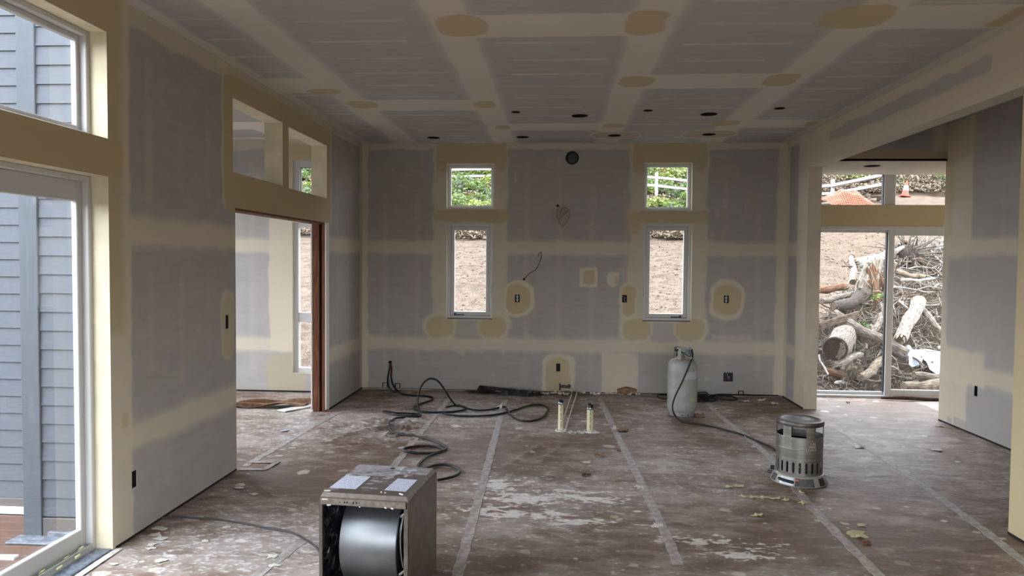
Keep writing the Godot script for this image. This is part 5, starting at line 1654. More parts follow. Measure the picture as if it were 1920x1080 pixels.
func blower() -> void:
	var t := thing("blower_unit", "salvaged metal furnace blower box with open front and drum, on paper floor", "blower", Vector3(-1.092, 0, -3.279), -0.0887)
	var W := 0.428
	var D := 0.51
	var taupe := grained(Color(0.40, 0.365, 0.33), Color(0.33, 0.30, 0.27), Vector3(2.2, 2.2, 2.2), 0.42, 81, 0.0, false, 0.25)
	part("side_panel", t, taupe, func(b: MB) -> void:
		b.span(Vector3(0, 0.0, -D), Vector3(0.006, 0.515, 0.0), 0.002)
		b.span(Vector3(0.0, 0.0, -0.006), Vector3(0.016, 0.515, 0.0), 0.002))
	part("side_panel", t, taupe, func(b: MB) -> void:
		b.span(Vector3(W - 0.006, 0.0, -D), Vector3(W, 0.515, 0.0), 0.002)
		b.span(Vector3(W - 0.022, 0.0, -0.006), Vector3(W, 0.487, 0.0), 0.002)
		b.span(Vector3(W - 0.001, 0.03, -D + 0.01), Vector3(W + 0.0015, 0.505, -0.028), 0.001))
	part("back_panel", t, taupe, func(b: MB) -> void: b.span(Vector3(0.006, 0.0, -D), Vector3(W - 0.006, 0.515, -D + 0.005), 0.001))
	part("bottom_panel", t, taupe, func(b: MB) -> void: b.span(Vector3(0.006, 0.0, -D + 0.005), Vector3(W - 0.006, 0.006, -0.006), 0.001))
	var railm := grained(Color(0.50, 0.46, 0.42), Color(0.40, 0.365, 0.335), Vector3(5, 5, 5), 0.45, 82, 0.0, false, 0.15)
	var railp := part("front_rail", t, railm, func(b: MB) -> void: b.span(Vector3(0.008, 0.486, -0.022), Vector3(W - 0.012, 0.516, 0.002), 0.003))
	for x in [0.103, 0.125, 0.137, 0.167, 0.183, 0.193]:
		var r := 0.0042 if x in [0.125, 0.137, 0.167, 0.183] else 0.0022
		part("screw_hole", railp, M.dark, func(b: MB) -> void: b.lathe([Vector2(0, 0.0026), Vector2(r, 0.0026), Vector2(r, 0.0)], 12, Vector3(x, 0.5025, 0.0), Basis(Vector3.RIGHT, PI / 2)))
	# the dusty raised lid
	var p := Paint.new(0.0, 0.42, 0.50, 900.0, Color(0.35, 0.315, 0.29), nz)
	var dusty := Color(0.74, 0.74, 0.77)
	p.rect(0.0, 0.29, 0.26, 0.52, dusty, 0.95, 0.03, 0.02, 0.06, 0.5)
	p.rect(0.24, 0.36, 0.44, 0.52, dusty, 0.9, 0.03, 0.02, 0.08, 0.8)
	p.rect(0.0, 0.0, 0.04, 0.3, dusty, 0.5, 0.02, 0.02, 0.05, 0.5)
	p.rect(0.14, 0.08, 0.28, 0.30, Color(0.58, 0.56, 0.55), 0.6, 0.05, 0.02, 0.12, 1.0)
	for k in 26:
		var x := rng.randf_range(0.12, 0.28)
		var y := rng.randf_range(0.08, 0.32)
		p.rect(x, y, x + rng.randf_range(0.02, 0.06), y + rng.randf_range(0.004, 0.010), dusty if k % 2 else Color(0.30, 0.27, 0.25), 0.7, 0.006, 0.003, 0.03, 0.6)
	for k in 8:
		var x := 0.04 + k * 0.022
		p.rect(x, 0.34 + 0.012 * k, x + 0.07, 0.348 + 0.012 * k, Color(0.36, 0.33, 0.31), 0.7, 0.008, 0.004, 0.03, 0.6)
	p.rect(0.255, 0.38, 0.262, 0.50, Color(0.85, 0.85, 0.87), 0.8, 0.003, 0.002, 0.01)
	p.rect(0.315, 0.31, 0.319, 0.43, Color(0.85, 0.85, 0.87), 0.7, 0.003, 0.002, 0.02)
	p.rect(0.30, 0.42, 0.35, 0.45, Color(0.85, 0.85, 0.87), 0.7, 0.008, 0.006, 0.03)
	var lid := MB.new()
	var q := [Vector3(0.006, 0.533, -0.035), Vector3(W - 0.020, 0.533, -0.035), Vector3(W - 0.020, 0.533, -D + 0.006), Vector3(0.006, 0.533, -D + 0.006)]
	lid.quad(q[0], q[1], q[2], q[3], Vector3.UP, Vector2(0, 1), Vector2(1, 1), Vector2(1, 0), Vector2(0, 0))
	var rim := MB.new()
	var o := [Vector3(-0.002, 0.515, -0.022), Vector3(W - 0.008, 0.515, -0.022), Vector3(W - 0.008, 0.515, -D), Vector3(-0.002, 0.515, -D)]
	for k in 4:
		var l := (k + 1) % 4
		var m: Vector3 = (q[l] - q[k]).cross(o[k] - q[k]).normalized()
		if m.y < 0.0: m = -m
		rim.quad(q[k], q[l], o[l], o[k], m)
	rim.span(Vector3(-0.003, 0.509, -D), Vector3(W - 0.006, 0.5155, -0.02), 0.001)
	var dm := mat(Color.WHITE, 0.5, 0.1)
	dm.albedo_texture = p.tex()
	var lidm := put("lid", [lid, rim], [dm, railm], t)
	var s1 := MB.new()
	var y := 0.5338
	s1.quad(Vector3(0.012, y, -0.305), Vector3(0.142, y, -0.30), Vector3(0.140, y, -0.097), Vector3(0.010, y, -0.097), Vector3.UP)
	one("paper_label", s1, print_mat(128, 160, Color(0.80, 0.82, 0.88), Color(0.50, 0.52, 0.58), 14, 5), lidm)
	s1 = MB.new()
	s1.quad(Vector3(0.284, y, -0.297), Vector3(0.386, y, -0.29), Vector3(0.383, y, -0.102), Vector3(0.277, y, -0.107), Vector3.UP)
	one("paper_label", s1, print_mat(110, 180, Color(0.79, 0.81, 0.88), Color(0.42, 0.44, 0.52), 17, 6), lidm)
	part("latch_hole", lidm, M.dark, func(b: MB) -> void: b.lathe([Vector2(0, 0.0012), Vector2(0.013, 0.0012), Vector2(0.013, 0.0)], 9, Vector3(0.205, 0.5325, -0.462)))
	var pm := MB.new()
	for c in [[0.02, 0.535, -0.05, 0.013], [0.275, 0.534, -0.075, 0.006], [0.295, 0.534, -0.07, 0.004], [0.375, 0.535, -0.06, 0.011], [0.32, 0.490, 0.002, 0.01], [0.35, 0.488, 0.001, 0.012], [0.03, 0.512, 0.002, 0.011], [0.05, 0.486, 0.002, 0.008], [0.20, 0.487, 0.002, 0.007]]:
		pm.box(Vector3(c[0], c[1], c[2]), Vector3(c[3] * 2.4, 0.006, 0.008), 0.002, Basis(Vector3.UP, c[0] * 7.0))
	one("plaster_drips", pm, M.plaster, t)
	# foil lining crumpled on the left
	var li := MB.new()
	var n := 18
	var foil := func(i: int, j: int) -> Vector3:
		var u := float(i) / 8.0
		var v := float(j) / n
		return Vector3(0.014 + 0.080 * u, 0.006 + 0.48 * v, -0.03 - 0.15 * u * u - 0.02 * sin(v * 21.0 + u * 7.0) * (0.3 + u) - 0.012 * sin(v * 47.0 + u * 19.0) - 0.009 * cos(u * 26.0 + v * 9.0))
	for i in 8:
		for j in n:
			li.flat(foil.call(i, j), foil.call(i + 1, j), foil.call(i + 1, j + 1), Vector3(0.5, 0, 1))
			li.flat(foil.call(i, j), foil.call(i + 1, j + 1), foil.call(i, j + 1), Vector3(0.5, 0, 1))
	one("foil_lining", li, mat(Color(0.10, 0.11, 0.13), 0.28, 0.6), t)
	# blower housing: a scroll lying on its side
	var turn := Basis(Vector3.BACK, -PI / 2)
	var mid := Vector3(0, 0.258, -0.275)
	var drum := part("drum", t, M.galv, func(b: MB) -> void:
		b.lathe([Vector2(0.226, 0.078), Vector2(0.228, 0.080), Vector2(0.228, 0.350), Vector2(0.226, 0.352)], 64, mid, turn)
		b.lathe([Vector2(0.226, 0.352), Vector2(0.222, 0.352), Vector2(0.222, 0.08)], 64, mid, turn)
		b.lathe([Vector2(0.10, 0.08), Vector2(0.226, 0.08)], 48, mid, turn))
	part("drum_side", drum, mat(Color(0.30, 0.32, 0.34), 0.38, 0.8), func(b: MB) -> void:
		b.lathe([Vector2(0.232, 0.352), Vector2(0.232, 0.356), Vector2(0.15, 0.358), Vector2(0.135, 0.348)], 64, mid, turn))
	part("impeller", t, M.black, func(b: MB) -> void:
		for k in 40:
			var a := TAU * k / 40
			b.box(mid + turn * Vector3(cos(a) * 0.125, 0.24, sin(a) * 0.125), Vector3(0.2, 0.012, 0.003), 0.0, turn * Basis(Vector3.UP, -a + 0.5) * Basis(Vector3.BACK, PI / 2))
		b.lathe([Vector2(0.0, 0.2), Vector2(0.11, 0.2)], 24, mid, turn))
	part("motor", t, M.black, func(b: MB) -> void: b.lathe([Vector2(0.0, 0.385), Vector2(0.06, 0.383), Vector2(0.07, 0.37), Vector2(0.07, 0.25)], 28, mid, turn))
	for c in [Vector3(0.385, 0.435, -0.10), Vector3(0.382, 0.165, -0.085)]:
		part("coil", t, mat(Color(0.62, 0.61, 0.58), 0.3, 0.9), func(b: MB) -> void:
			for k in 5:
				b.lathe([Vector2(0.004, -0.006), Vector2(0.017, -0.005), Vector2(0.019, 0.0), Vector2(0.017, 0.005), Vector2(0.004, 0.006)], 14, c + Vector3(-0.012 + k * 0.006, -0.01 + 0.005 * k, 0), Basis(Vector3.BACK, 0.6)))
	for w in [[Vector3(0.375, 0.42, -0.09), Vector3(0.368, 0.33, -0.075), Vector3(0.366, 0.25, -0.085), Vector3(0.378, 0.18, -0.085)], [Vector3(0.380, 0.42, -0.10), Vector3(0.362, 0.36, -0.09), Vector3(0.370, 0.28, -0.07), Vector3(0.372, 0.22, -0.08)]]:
		part("motor_wire", t, mat(Color(0.55, 0.52, 0.50), 0.5, 0.4), func(b: MB) -> void: b.tube(smooth_path(w), [0.0035], 6))
	part("motor_shelf", t, M.dark, func(b: MB) -> void: b.span(Vector3(0.36, 0.01, -D + 0.02), Vector3(W - 0.007, 0.48, -D + 0.03)))

func ring_point(r: float, y: float, a: float) -> Vector3:
	return Vector3(sin(a) * r, y, cos(a) * r)

func heater() -> void:
	var t := thing("gas_heater", "round brushed steel portable gas heater standing on the paper floor", "heater", Vector3(1.805, 0, -5.51))
	t.rotation.y = -0.006
	var steel := grained(Color(0.60, 0.585, 0.56), Color(0.50, 0.49, 0.47), Vector3(0.6, 6, 0.6), 0.36, 91, 0.0, false, 0.85)
	var capm := grained(Color(0.42, 0.38, 0.37), Color(0.33, 0.30, 0.30), Vector3(4, 4, 4), 0.42, 92, 0.0, false, 0.7)
	var basem := mat(Color(0.60, 0.585, 0.555), 0.42, 0.35)
	part("base", t, basem, func(b: MB) -> void:
		b.lathe([Vector2(0.0, 0.002), Vector2(0.197, 0.002), Vector2(0.200, 0.008), Vector2(0.176, 0.068), Vector2(0.170, 0.074), Vector2(0.1645, 0.076)], 56))
	# shell with a row of slots
	var r := 0.164
	var slots := 23
	part("shell", t, steel, func(b: MB) -> void:
		b.lathe([Vector2(r, 0.072), Vector2(r, 0.094)], 92)
		b.lathe([Vector2(r, 0.174), Vector2(r, 0.264), Vector2(r, 0.2655), Vector2(r + 0.001, 0.267), Vector2(r, 0.2685), Vector2(r, 0.270), Vector2(r, 0.351), Vector2(r, 0.352), Vector2(r - 0.002, 0.355)], 92)
		var rows := [[0.094, 0.097, 0.45], [0.097, 0.101, 0.8], [0.101, 0.167, 1.0], [0.167, 0.171, 0.8], [0.171, 0.174, 0.45]]
		for k in slots:
			var a := TAU * k / slots
			var half := TAU / slots / 2.0
			for row in rows:
				var s: float = 0.053 * row[2]
				for side in [[-half, -s], [s, half]]:
					for e in 3:
						var a0: float = a + lerpf(side[0], side[1], e / 3.0)
						var a1: float = a + lerpf(side[0], side[1], (e + 1) / 3.0)
						var n0 := ring_point(1, 0, a0)
						var n1 := ring_point(1, 0, a1)
						b.quad4(ring_point(r, row[0], a0), ring_point(r, row[0], a1), ring_point(r, row[1], a1), ring_point(r, row[1], a0), n0, n1, n1, n0)
					# thickness of the sheet at the slot
					var se: float = side[1] if side[0] < -s * 0.99 and side[1] < 0 else side[0]
					b.quad(ring_point(r, row[0], a + se), ring_point(r, row[1], a + se), ring_point(r - 0.003, row[1], a + se), ring_point(r - 0.003, row[0], a + se), ring_point(1, 0, a + se + (PI / 2 if se < 0.0 else -PI / 2)))
		b.lathe([Vector2(r - 0.003, 0.355), Vector2(r - 0.003, 0.176)], 64))
	part("inner_shell", t, mat(Color(0.16, 0.16, 0.17), 0.5, 0.5), func(b: MB) -> void:
		b.lathe([Vector2(0.148, 0.078), Vector2(0.148, 0.30)], 40)
		b.lathe([Vector2(0.0, 0.19), Vector2(0.148, 0.19)], 40))
	part("burner", t, M.hardware, func(b: MB) -> void: b.lathe([Vector2(0.0, 0.27), Vector2(0.055, 0.262), Vector2(0.06, 0.24), Vector2(0.06, 0.19)], 24))
	for k in 6:
		var a := -0.56 - 0.31 + k * TAU / 6.0
		part("post", t, steel, func(b: MB) -> void:
			for e in 6:
				var a0 := a - 0.20 + 0.40 * e / 6.0
				var a1 := a - 0.20 + 0.40 * (e + 1) / 6.0
				for side in [[r, 1.0], [r - 0.003, -1.0]]:
					var n0: Vector3 = ring_point(1, 0, a0) * side[1]
					var n1: Vector3 = ring_point(1, 0, a1) * side[1]
					b.quad4(ring_point(side[0], 0.353, a0), ring_point(side[0], 0.353, a1), ring_point(side[0], 0.44, a1), ring_point(side[0], 0.44, a0), n0, n1, n1, n0))
	part("cap", t, capm, func(b: MB) -> void:
		b.lathe([Vector2(r - 0.004, 0.432), Vector2(r + 0.002, 0.430), Vector2(r + 0.004, 0.436), Vector2(r + 0.004, 0.456), Vector2(r, 0.463), Vector2(0.13, 0.467), Vector2(0.125, 0.464), Vector2(0.06, 0.466), Vector2(0.0, 0.469)], 72)
		b.lathe([Vector2(0.0, 0.452), Vector2(r, 0.452)], 48, Vector3.ZERO, Basis())
		)
	# raised lettering on the shell
	var lettering := mat(Color(0.80, 0.79, 0.77), 0.35, 0.6)
	var words := [["I/H", 0.312, 0.62], ["OOUU", 0.291, 0.60], ["C/OUII", 0.270, 0.56]]
	for w in words:
		for i in w[0].length():
			var tm := TextMesh.new()
			tm.text = w[0][i]
			var f := SystemFont.new()
			f.font_names = PackedStringArray(["Droid Sans"])
			tm.font = f
			tm.font_size = 16
			tm.pixel_size = 0.00125
			tm.depth = 0.004
			var l := MeshInstance3D.new()
			l.name = "raised_letter"
			l.mesh = tm
			l.set_surface_override_material(0, lettering)
			var a: float = w[2] - 0.31 + (i - w[0].length() / 2.0) * 0.085
			l.position = ring_point(r + 0.0008, w[1], a)
			l.rotation.y = a
			t.add_child(l, true)
	for c in [[0.336, -0.63], [0.332, -0.33], [0.275, -0.30], [0.20, 0.28], [0.145, 0.02]]:
		part("rivet", t, steel, func(b: MB) -> void: b.lathe([Vector2(0, 0.003), Vector2(0.003, 0.002), Vector2(0.004, 0.0)], 10, ring_point(r, c[0], c[1] - 0.31), Basis(Vector3.UP, c[1] - 0.31) * Basis(Vector3.RIGHT, PI / 2)))
	# labels curved round the base
	var lab := func(called: String, a0: float, a1: float, y0: float, y1: float, m: Material) -> void:
		var b := MB.new()
		for e in 8:
			var b0 := lerpf(a0, a1, e / 8.0) - 0.31
			var b1 := lerpf(a0, a1, (e + 1) / 8.0) - 0.31
			var rr := func(y: float) -> float: return 0.2012 - (y - 0.008) * 0.4
			b.quad4(ring_point(rr.call(y0), y0, b0), ring_point(rr.call(y0), y0, b1), ring_point(rr.call(y1), y1, b1), ring_point(rr.call(y1), y1, b0), ring_point(1, 0.4, b0), ring_point(1, 0.4, b1), ring_point(1, 0.4, b1), ring_point(1, 0.4, b0),
				Vector2(e / 8.0, 1), Vector2((e + 1) / 8.0, 1), Vector2((e + 1) / 8.0, 0), Vector2(e / 8.0, 0))
		one(called, b, m, t)
	(lab as Callable).call("side_label", -1.32, -0.95, 0.014, 0.062, print_mat(48, 40, Color(0.10, 0.10, 0.11), Color(0.75, 0.76, 0.78), 4, 31))
	(lab as Callable).call("mirror_plate", -0.72, -0.18, 0.012, 0.064, mat(Color(0.62, 0.64, 0.66), 0.4, 0.6))
	(lab as Callable).call("warning_label", -0.13, 0.03, 0.010, 0.064, print_mat(40, 40, Color(0.10, 0.09, 0.10), Color(0.70, 0.70, 0.72), 6, 32))
	(lab as Callable).call("warning_band", -0.11, 0.015, 0.044, 0.058, print_mat(40, 16, Color(0.78, 0.22, 0.14), Color(0.95, 0.90, 0.88), 1, 33))
	(lab as Callable).call("instruction_label", 0.03, 0.58, 0.008, 0.062, print_mat(150, 40, Color(0.28, 0.285, 0.28), Color(0.03, 0.03, 0.03), 6, 34))
	(lab as Callable).call("side_label", 0.82, 1.15, 0.012, 0.062, print_mat(48, 40, Color(0.05, 0.05, 0.06), Color(0.35, 0.35, 0.36), 3, 35))
	part("handle", t, M.black, func(b: MB) -> void:
		var pts := []
		for e in 13:
			pts.append(ring_point(0.199 - e * 0.0001, 0.043 - e * 0.0006, lerpf(-0.78, -0.16, e / 12.0) - 0.31))
		b.tube(pts, [0.008, 0.011, 0.011, 0.011, 0.011, 0.011, 0.011, 0.011, 0.011, 0.011, 0.011, 0.011, 0.008], 10))
	part("knob", t, M.black, func(b: MB) -> void: b.lathe([Vector2(0, 0.03), Vector2(0.015, 0.028), Vector2(0.017, 0.0)], 14, ring_point(0.172, 0.083, -1.5 - 0.31), Basis(Vector3.UP, -1.5 - 0.31) * Basis(Vector3.RIGHT, PI / 2)))
	part("gas_inlet", t, M.hardware, func(b: MB) -> void: b.tube([ring_point(0.19, 0.02, -2.3), ring_point(0.24, 0.02, -2.3)], [0.012], 8))

func tank() -> void:
	var t := thing("propane_tank", "grey steel propane tank with black hose by the far wall", "gas tank", Vector3(1.327, 0, -7.80))
	var paint := grained(Color(0.63, 0.64, 0.615), Color(0.57, 0.58, 0.56), Vector3(1.5, 1.5, 1.5), 0.4, 95)
	part("foot_ring", t, paint, func(b: MB) -> void:
		b.lathe([Vector2(0.125, 0.0), Vector2(0.127, 0.002), Vector2(0.127, 0.045)], 40)
		b.lathe([Vector2(0.122, 0.045), Vector2(0.122, 0.0), Vector2(0.125, 0.0)], 40))
	for a in [-0.15, 0.35]:
		part("foot_hole", t, M.dark, func(b: MB) -> void: b.lathe([Vector2(0, 0.001), Vector2(0.007, 0.001)], 10, ring_point(0.127, 0.02, a), Basis(Vector3.UP, a) * Basis(Vector3.RIGHT, PI / 2)))
	part("body", t, paint, func(b: MB) -> void:
		b.lathe([Vector2(0.0, 0.03), Vector2(0.11, 0.032), Vector2(0.138, 0.045), Vector2(0.150, 0.07), Vector2(0.155, 0.105), Vector2(0.155, 0.110), Vector2(0.155, 0.298), Vector2(0.155, 0.300), Vector2(0.1562, 0.303), Vector2(0.1562, 0.309), Vector2(0.155, 0.312), Vector2(0.155, 0.314), Vector2(0.155, 0.500), Vector2(0.155, 0.505), Vector2(0.151, 0.54), Vector2(0.139, 0.567), Vector2(0.118, 0.585), Vector2(0.08, 0.598), Vector2(0.0, 0.605)], 56))
	part("rusty_top", t, grained(Color(0.58, 0.46, 0.34), Color(0.62, 0.60, 0.56), Vector3(4, 4, 4), 0.7, 96), func(b: MB) -> void: b.lathe([Vector2(0.121, 0.5845), Vector2(0.08, 0.5992), Vector2(0.04, 0.604)], 40))
	part("collar", t, paint, func(b: MB) -> void:
		for side in [[0.092, 0.088]]:
			b.lathe([Vector2(0.092, 0.665), Vector2(0.093, 0.715), Vector2(0.088, 0.716), Vector2(0.088, 0.665)], 30, Vector3.ZERO, Basis(), PI * 0.98, PI * 2.02)
			for a in [[0.62 * PI, 0.76 * PI], [0.98 * PI, 1.12 * PI], [1.86 * PI, 2.02 * PI]]:
				b.lathe([Vector2(0.092, 0.585), Vector2(0.092, 0.714), Vector2(0.088, 0.714), Vector2(0.088, 0.585)], 6, Vector3.ZERO, Basis(), a[0], a[1]))
	part("valve", t, mat(Color(0.50, 0.47, 0.40), 0.4, 0.7), func(b: MB) -> void:
		b.lathe([Vector2(0.022, 0.60), Vector2(0.022, 0.625), Vector2(0.014, 0.63), Vector2(0.014, 0.67), Vector2(0.0, 0.672)], 16)
		b.tube([Vector3(0, 0.652, 0), Vector3(0.045, 0.655, 0.02)], [0.013, 0.013], 10))
	part("valve_wheel", t, M.black, func(b: MB) -> void:
		b.tube([Vector3(-0.005, 0.66, 0.01), Vector3(-0.05, 0.69, 0.04)], [0.008, 0.008], 8)
		b.lathe([Vector2(0, 0.016), Vector2(0.022, 0.014), Vector2(0.028, 0.005), Vector2(0.028, -0.008), Vector2(0.0, -0.012)], 14, Vector3(-0.062, 0.695, 0.045), Basis(Vector3.BACK, 0.5))
		b.tube([Vector3(-0.066, 0.69, 0.05), Vector3(-0.07, 0.63, 0.06)], [0.009, 0.012], 7))
	part("regulator", t, mat(Color(0.45, 0.48, 0.49), 0.45, 0.4), func(b: MB) -> void:
		b.lathe([Vector2(0, 0.022), Vector2(0.022, 0.018), Vector2(0.040, 0.008), Vector2(0.042, 0.0), Vector2(0.038, -0.010), Vector2(0, -0.014)], 22, Vector3(0.055, 0.662, 0.045), Basis(Vector3.RIGHT, 1.2))
		b.lathe([Vector2(0, 0.04), Vector2(0.012, 0.038), Vector2(0.013, 0.0)], 12, Vector3(0.055, 0.668, 0.06), Basis(Vector3.RIGHT, 1.2)))
	var curved := func(called: String, a0: float, a1: float, y0: float, y1: float, m: Material) -> void:
		var b := MB.new()
		for e in 10:
			var b0 := lerpf(a0, a1, e / 10.0)
			var b1 := lerpf(a0, a1, (e + 1) / 10.0)
			b.quad4(ring_point(0.1556, y0, b0), ring_point(0.1556, y0, b1), ring_point(0.1556, y1, b1), ring_point(0.1556, y1, b0), ring_point(1, 0, b0), ring_point(1, 0, b1), ring_point(1, 0, b1), ring_point(1, 0, b0),
				Vector2(e / 10.0, 1), Vector2((e + 1) / 10.0, 1), Vector2((e + 1) / 10.0, 0), Vector2(e / 10.0, 0))
		one(called, b, m, t)
	(curved as Callable).call("paper_label", -0.02, 1.1, 0.40, 0.475, print_mat(110, 48, Color(0.74, 0.76, 0.78), Color(0.36, 0.37, 0.40), 6, 36))
	(curved as Callable).call("yellow_stain", 0.40, 0.85, 0.165, 0.20, grained(Color(0.70, 0.66, 0.46), Color(0.64, 0.65, 0.58), Vector3(9, 9, 9), 0.6, 97))

func cables() -> void:
	var b := MB.new()
	b.tube(smooth_path(CABLE_A), [0.0105], 10)
	var t := thing("power_cable", "thick black cable from the far wall hole winding over the paper floor", "cable")
	one("jacket", b, M.rubber, t)
	b = MB.new()
	b.tube([CABLE_A[0], CABLE_A[1], CABLE_A[2]], [0.0115], 8)
	one("red_sleeve", b, mat(Color(0.28, 0.05, 0.04), 0.5), t)
	t = thing("power_cable", "short black cable end hanging from the far wall to the floor", "cable")
	b = MB.new()
	b.tube(smooth_path(CABLE_C), [0.0105], 10)
	one("jacket", b, M.rubber, t)
	b = MB.new()
	b.tube([CABLE_C[0], CABLE_C[1]], [0.0115], 8)
	one("red_sleeve", b, mat(Color(0.28, 0.05, 0.04), 0.5), t)
	b = MB.new()
	var pts := smooth_path(CABLE_B)
	var lie := []
	for i in pts.size():
		lie.append(maxf(pts[i].y, 0.012 + maxf(0.0, fh(pts[i].x, -pts[i].z))))
	for i in pts.size():
		var most := 0.0
		var sum := 0.0
		for j in range(-14, 15):
			var q: float = lie[clampi(i + j, 0, pts.size() - 1)]
			sum += q / 29.0
		pts[i].y = sum if pts[i].y < 0.05 else pts[i].y
	b.tube(pts, [0.0105], 10)
	tag(one("power_cable", b, M.rubber), "long black cable with a raised arch and loops, coiling behind the blower box", "cable")
	b = MB.new()
	b.tube(smooth_path(HOSE), [0.009], 10)
	t = thing("gas_hose", "black rubber gas hose from the propane tank to the round heater", "hose")
	one("hose_jacket", b, M.rubber, t)
	b = MB.new()
	b.tube([HOSE[2].lerp(HOSE[3], 0.15), HOSE[2].lerp(HOSE[3], 0.55)], [0.0096], 10)
	one("white_band", b, mat(Color(0.75, 0.75, 0.74), 0.5), t)
	b = MB.new()
	b.tube(smooth_path(THIN_CORD), [0.006], 8)
	tag(one("thin_cord", b, mat(Color(0.24, 0.23, 0.23), 0.6)), "thin dusty grey cord curving from the left wall to the blower box", "cord")
	b = MB.new()
	b.tube(smooth_path(YELLOW_WIRE), [0.005], 6)
	tag(one("wire_coil", b, mat(Color(0.62, 0.52, 0.30), 0.5)), "small coil of yellow wire hanging on the far wall", "wire")
	b = MB.new()
	b.lathe([Vector2(0, 0.002), Vector2(0.016, 0.002), Vector2(0.017, 0.0)], 14, YELLOW_WIRE[0] + Vector3(0, 0.01, -0.024), Basis(Vector3.RIGHT, PI / 2))
	tag(one("cable_hole", b, M.dark), "small dark hole above the coil of yellow wire", "hole")
	b = MB.new()
	b.tube(smooth_path(THIN_WIRE), [0.0042], 6)
	tag(one("bell_wire", b, mat(Color(0.16, 0.15, 0.15), 0.5)), "single thin grey wire poking from the far wall, bent at its tip", "wire")
	b = MB.new()
	b.lathe([Vector2(0, 0.002), Vector2(0.012, 0.002), Vector2(0.013, 0.0)], 14, THIN_WIRE[0] + Vector3(0, 0, -0.019), Basis(Vector3.RIGHT, PI / 2))
	tag(one("cable_hole", b, M.dark), "small dark hole at the root of the thin grey wire", "hole")
	b = MB.new()
	b.lathe([Vector2(0, 0.002), Vector2(0.02, 0.002), Vector2(0.022, 0.0)], 14, Vector3(CABLE_A[0].x - 0.01, CABLE_A[0].y + 0.005, -BACK), Basis(Vector3.RIGHT, PI / 2))
	tag(one("cable_hole", b, M.dark), "dark hole where the two black cables leave the far wall", "hole")
	t = thing("coiled_cord", "tangled coil of black cord on the floor behind the propane tank", "cord")
	b = MB.new()
	b.tube(smooth_path(COIL_CORD), [0.008], 8)
	one("cord_run", b, M.rubber, t)
	for k in 4:
		b = MB.new()
		var q := []
		for e in 25:
			var a := TAU * e / 24.0
			q.append(Vector3(1.60 + 0.02 * k + cos(a) * (0.17 - 0.02 * k), 0.014 + 0.02 * k + 0.008 * sin(a * 3.0 + k), -8.66 + sin(a) * (0.15 - 0.015 * k)))
		b.tube(q, [0.008], 7)
		one("cord_loop", b, M.rubber, t)
	b = MB.new()
	b.tube(smooth_path(COIL_LEFT), [0.007], 8)
	tag(one("cord_end", b, M.rubber), "black cord loop showing at the left side of the propane tank", "cord")

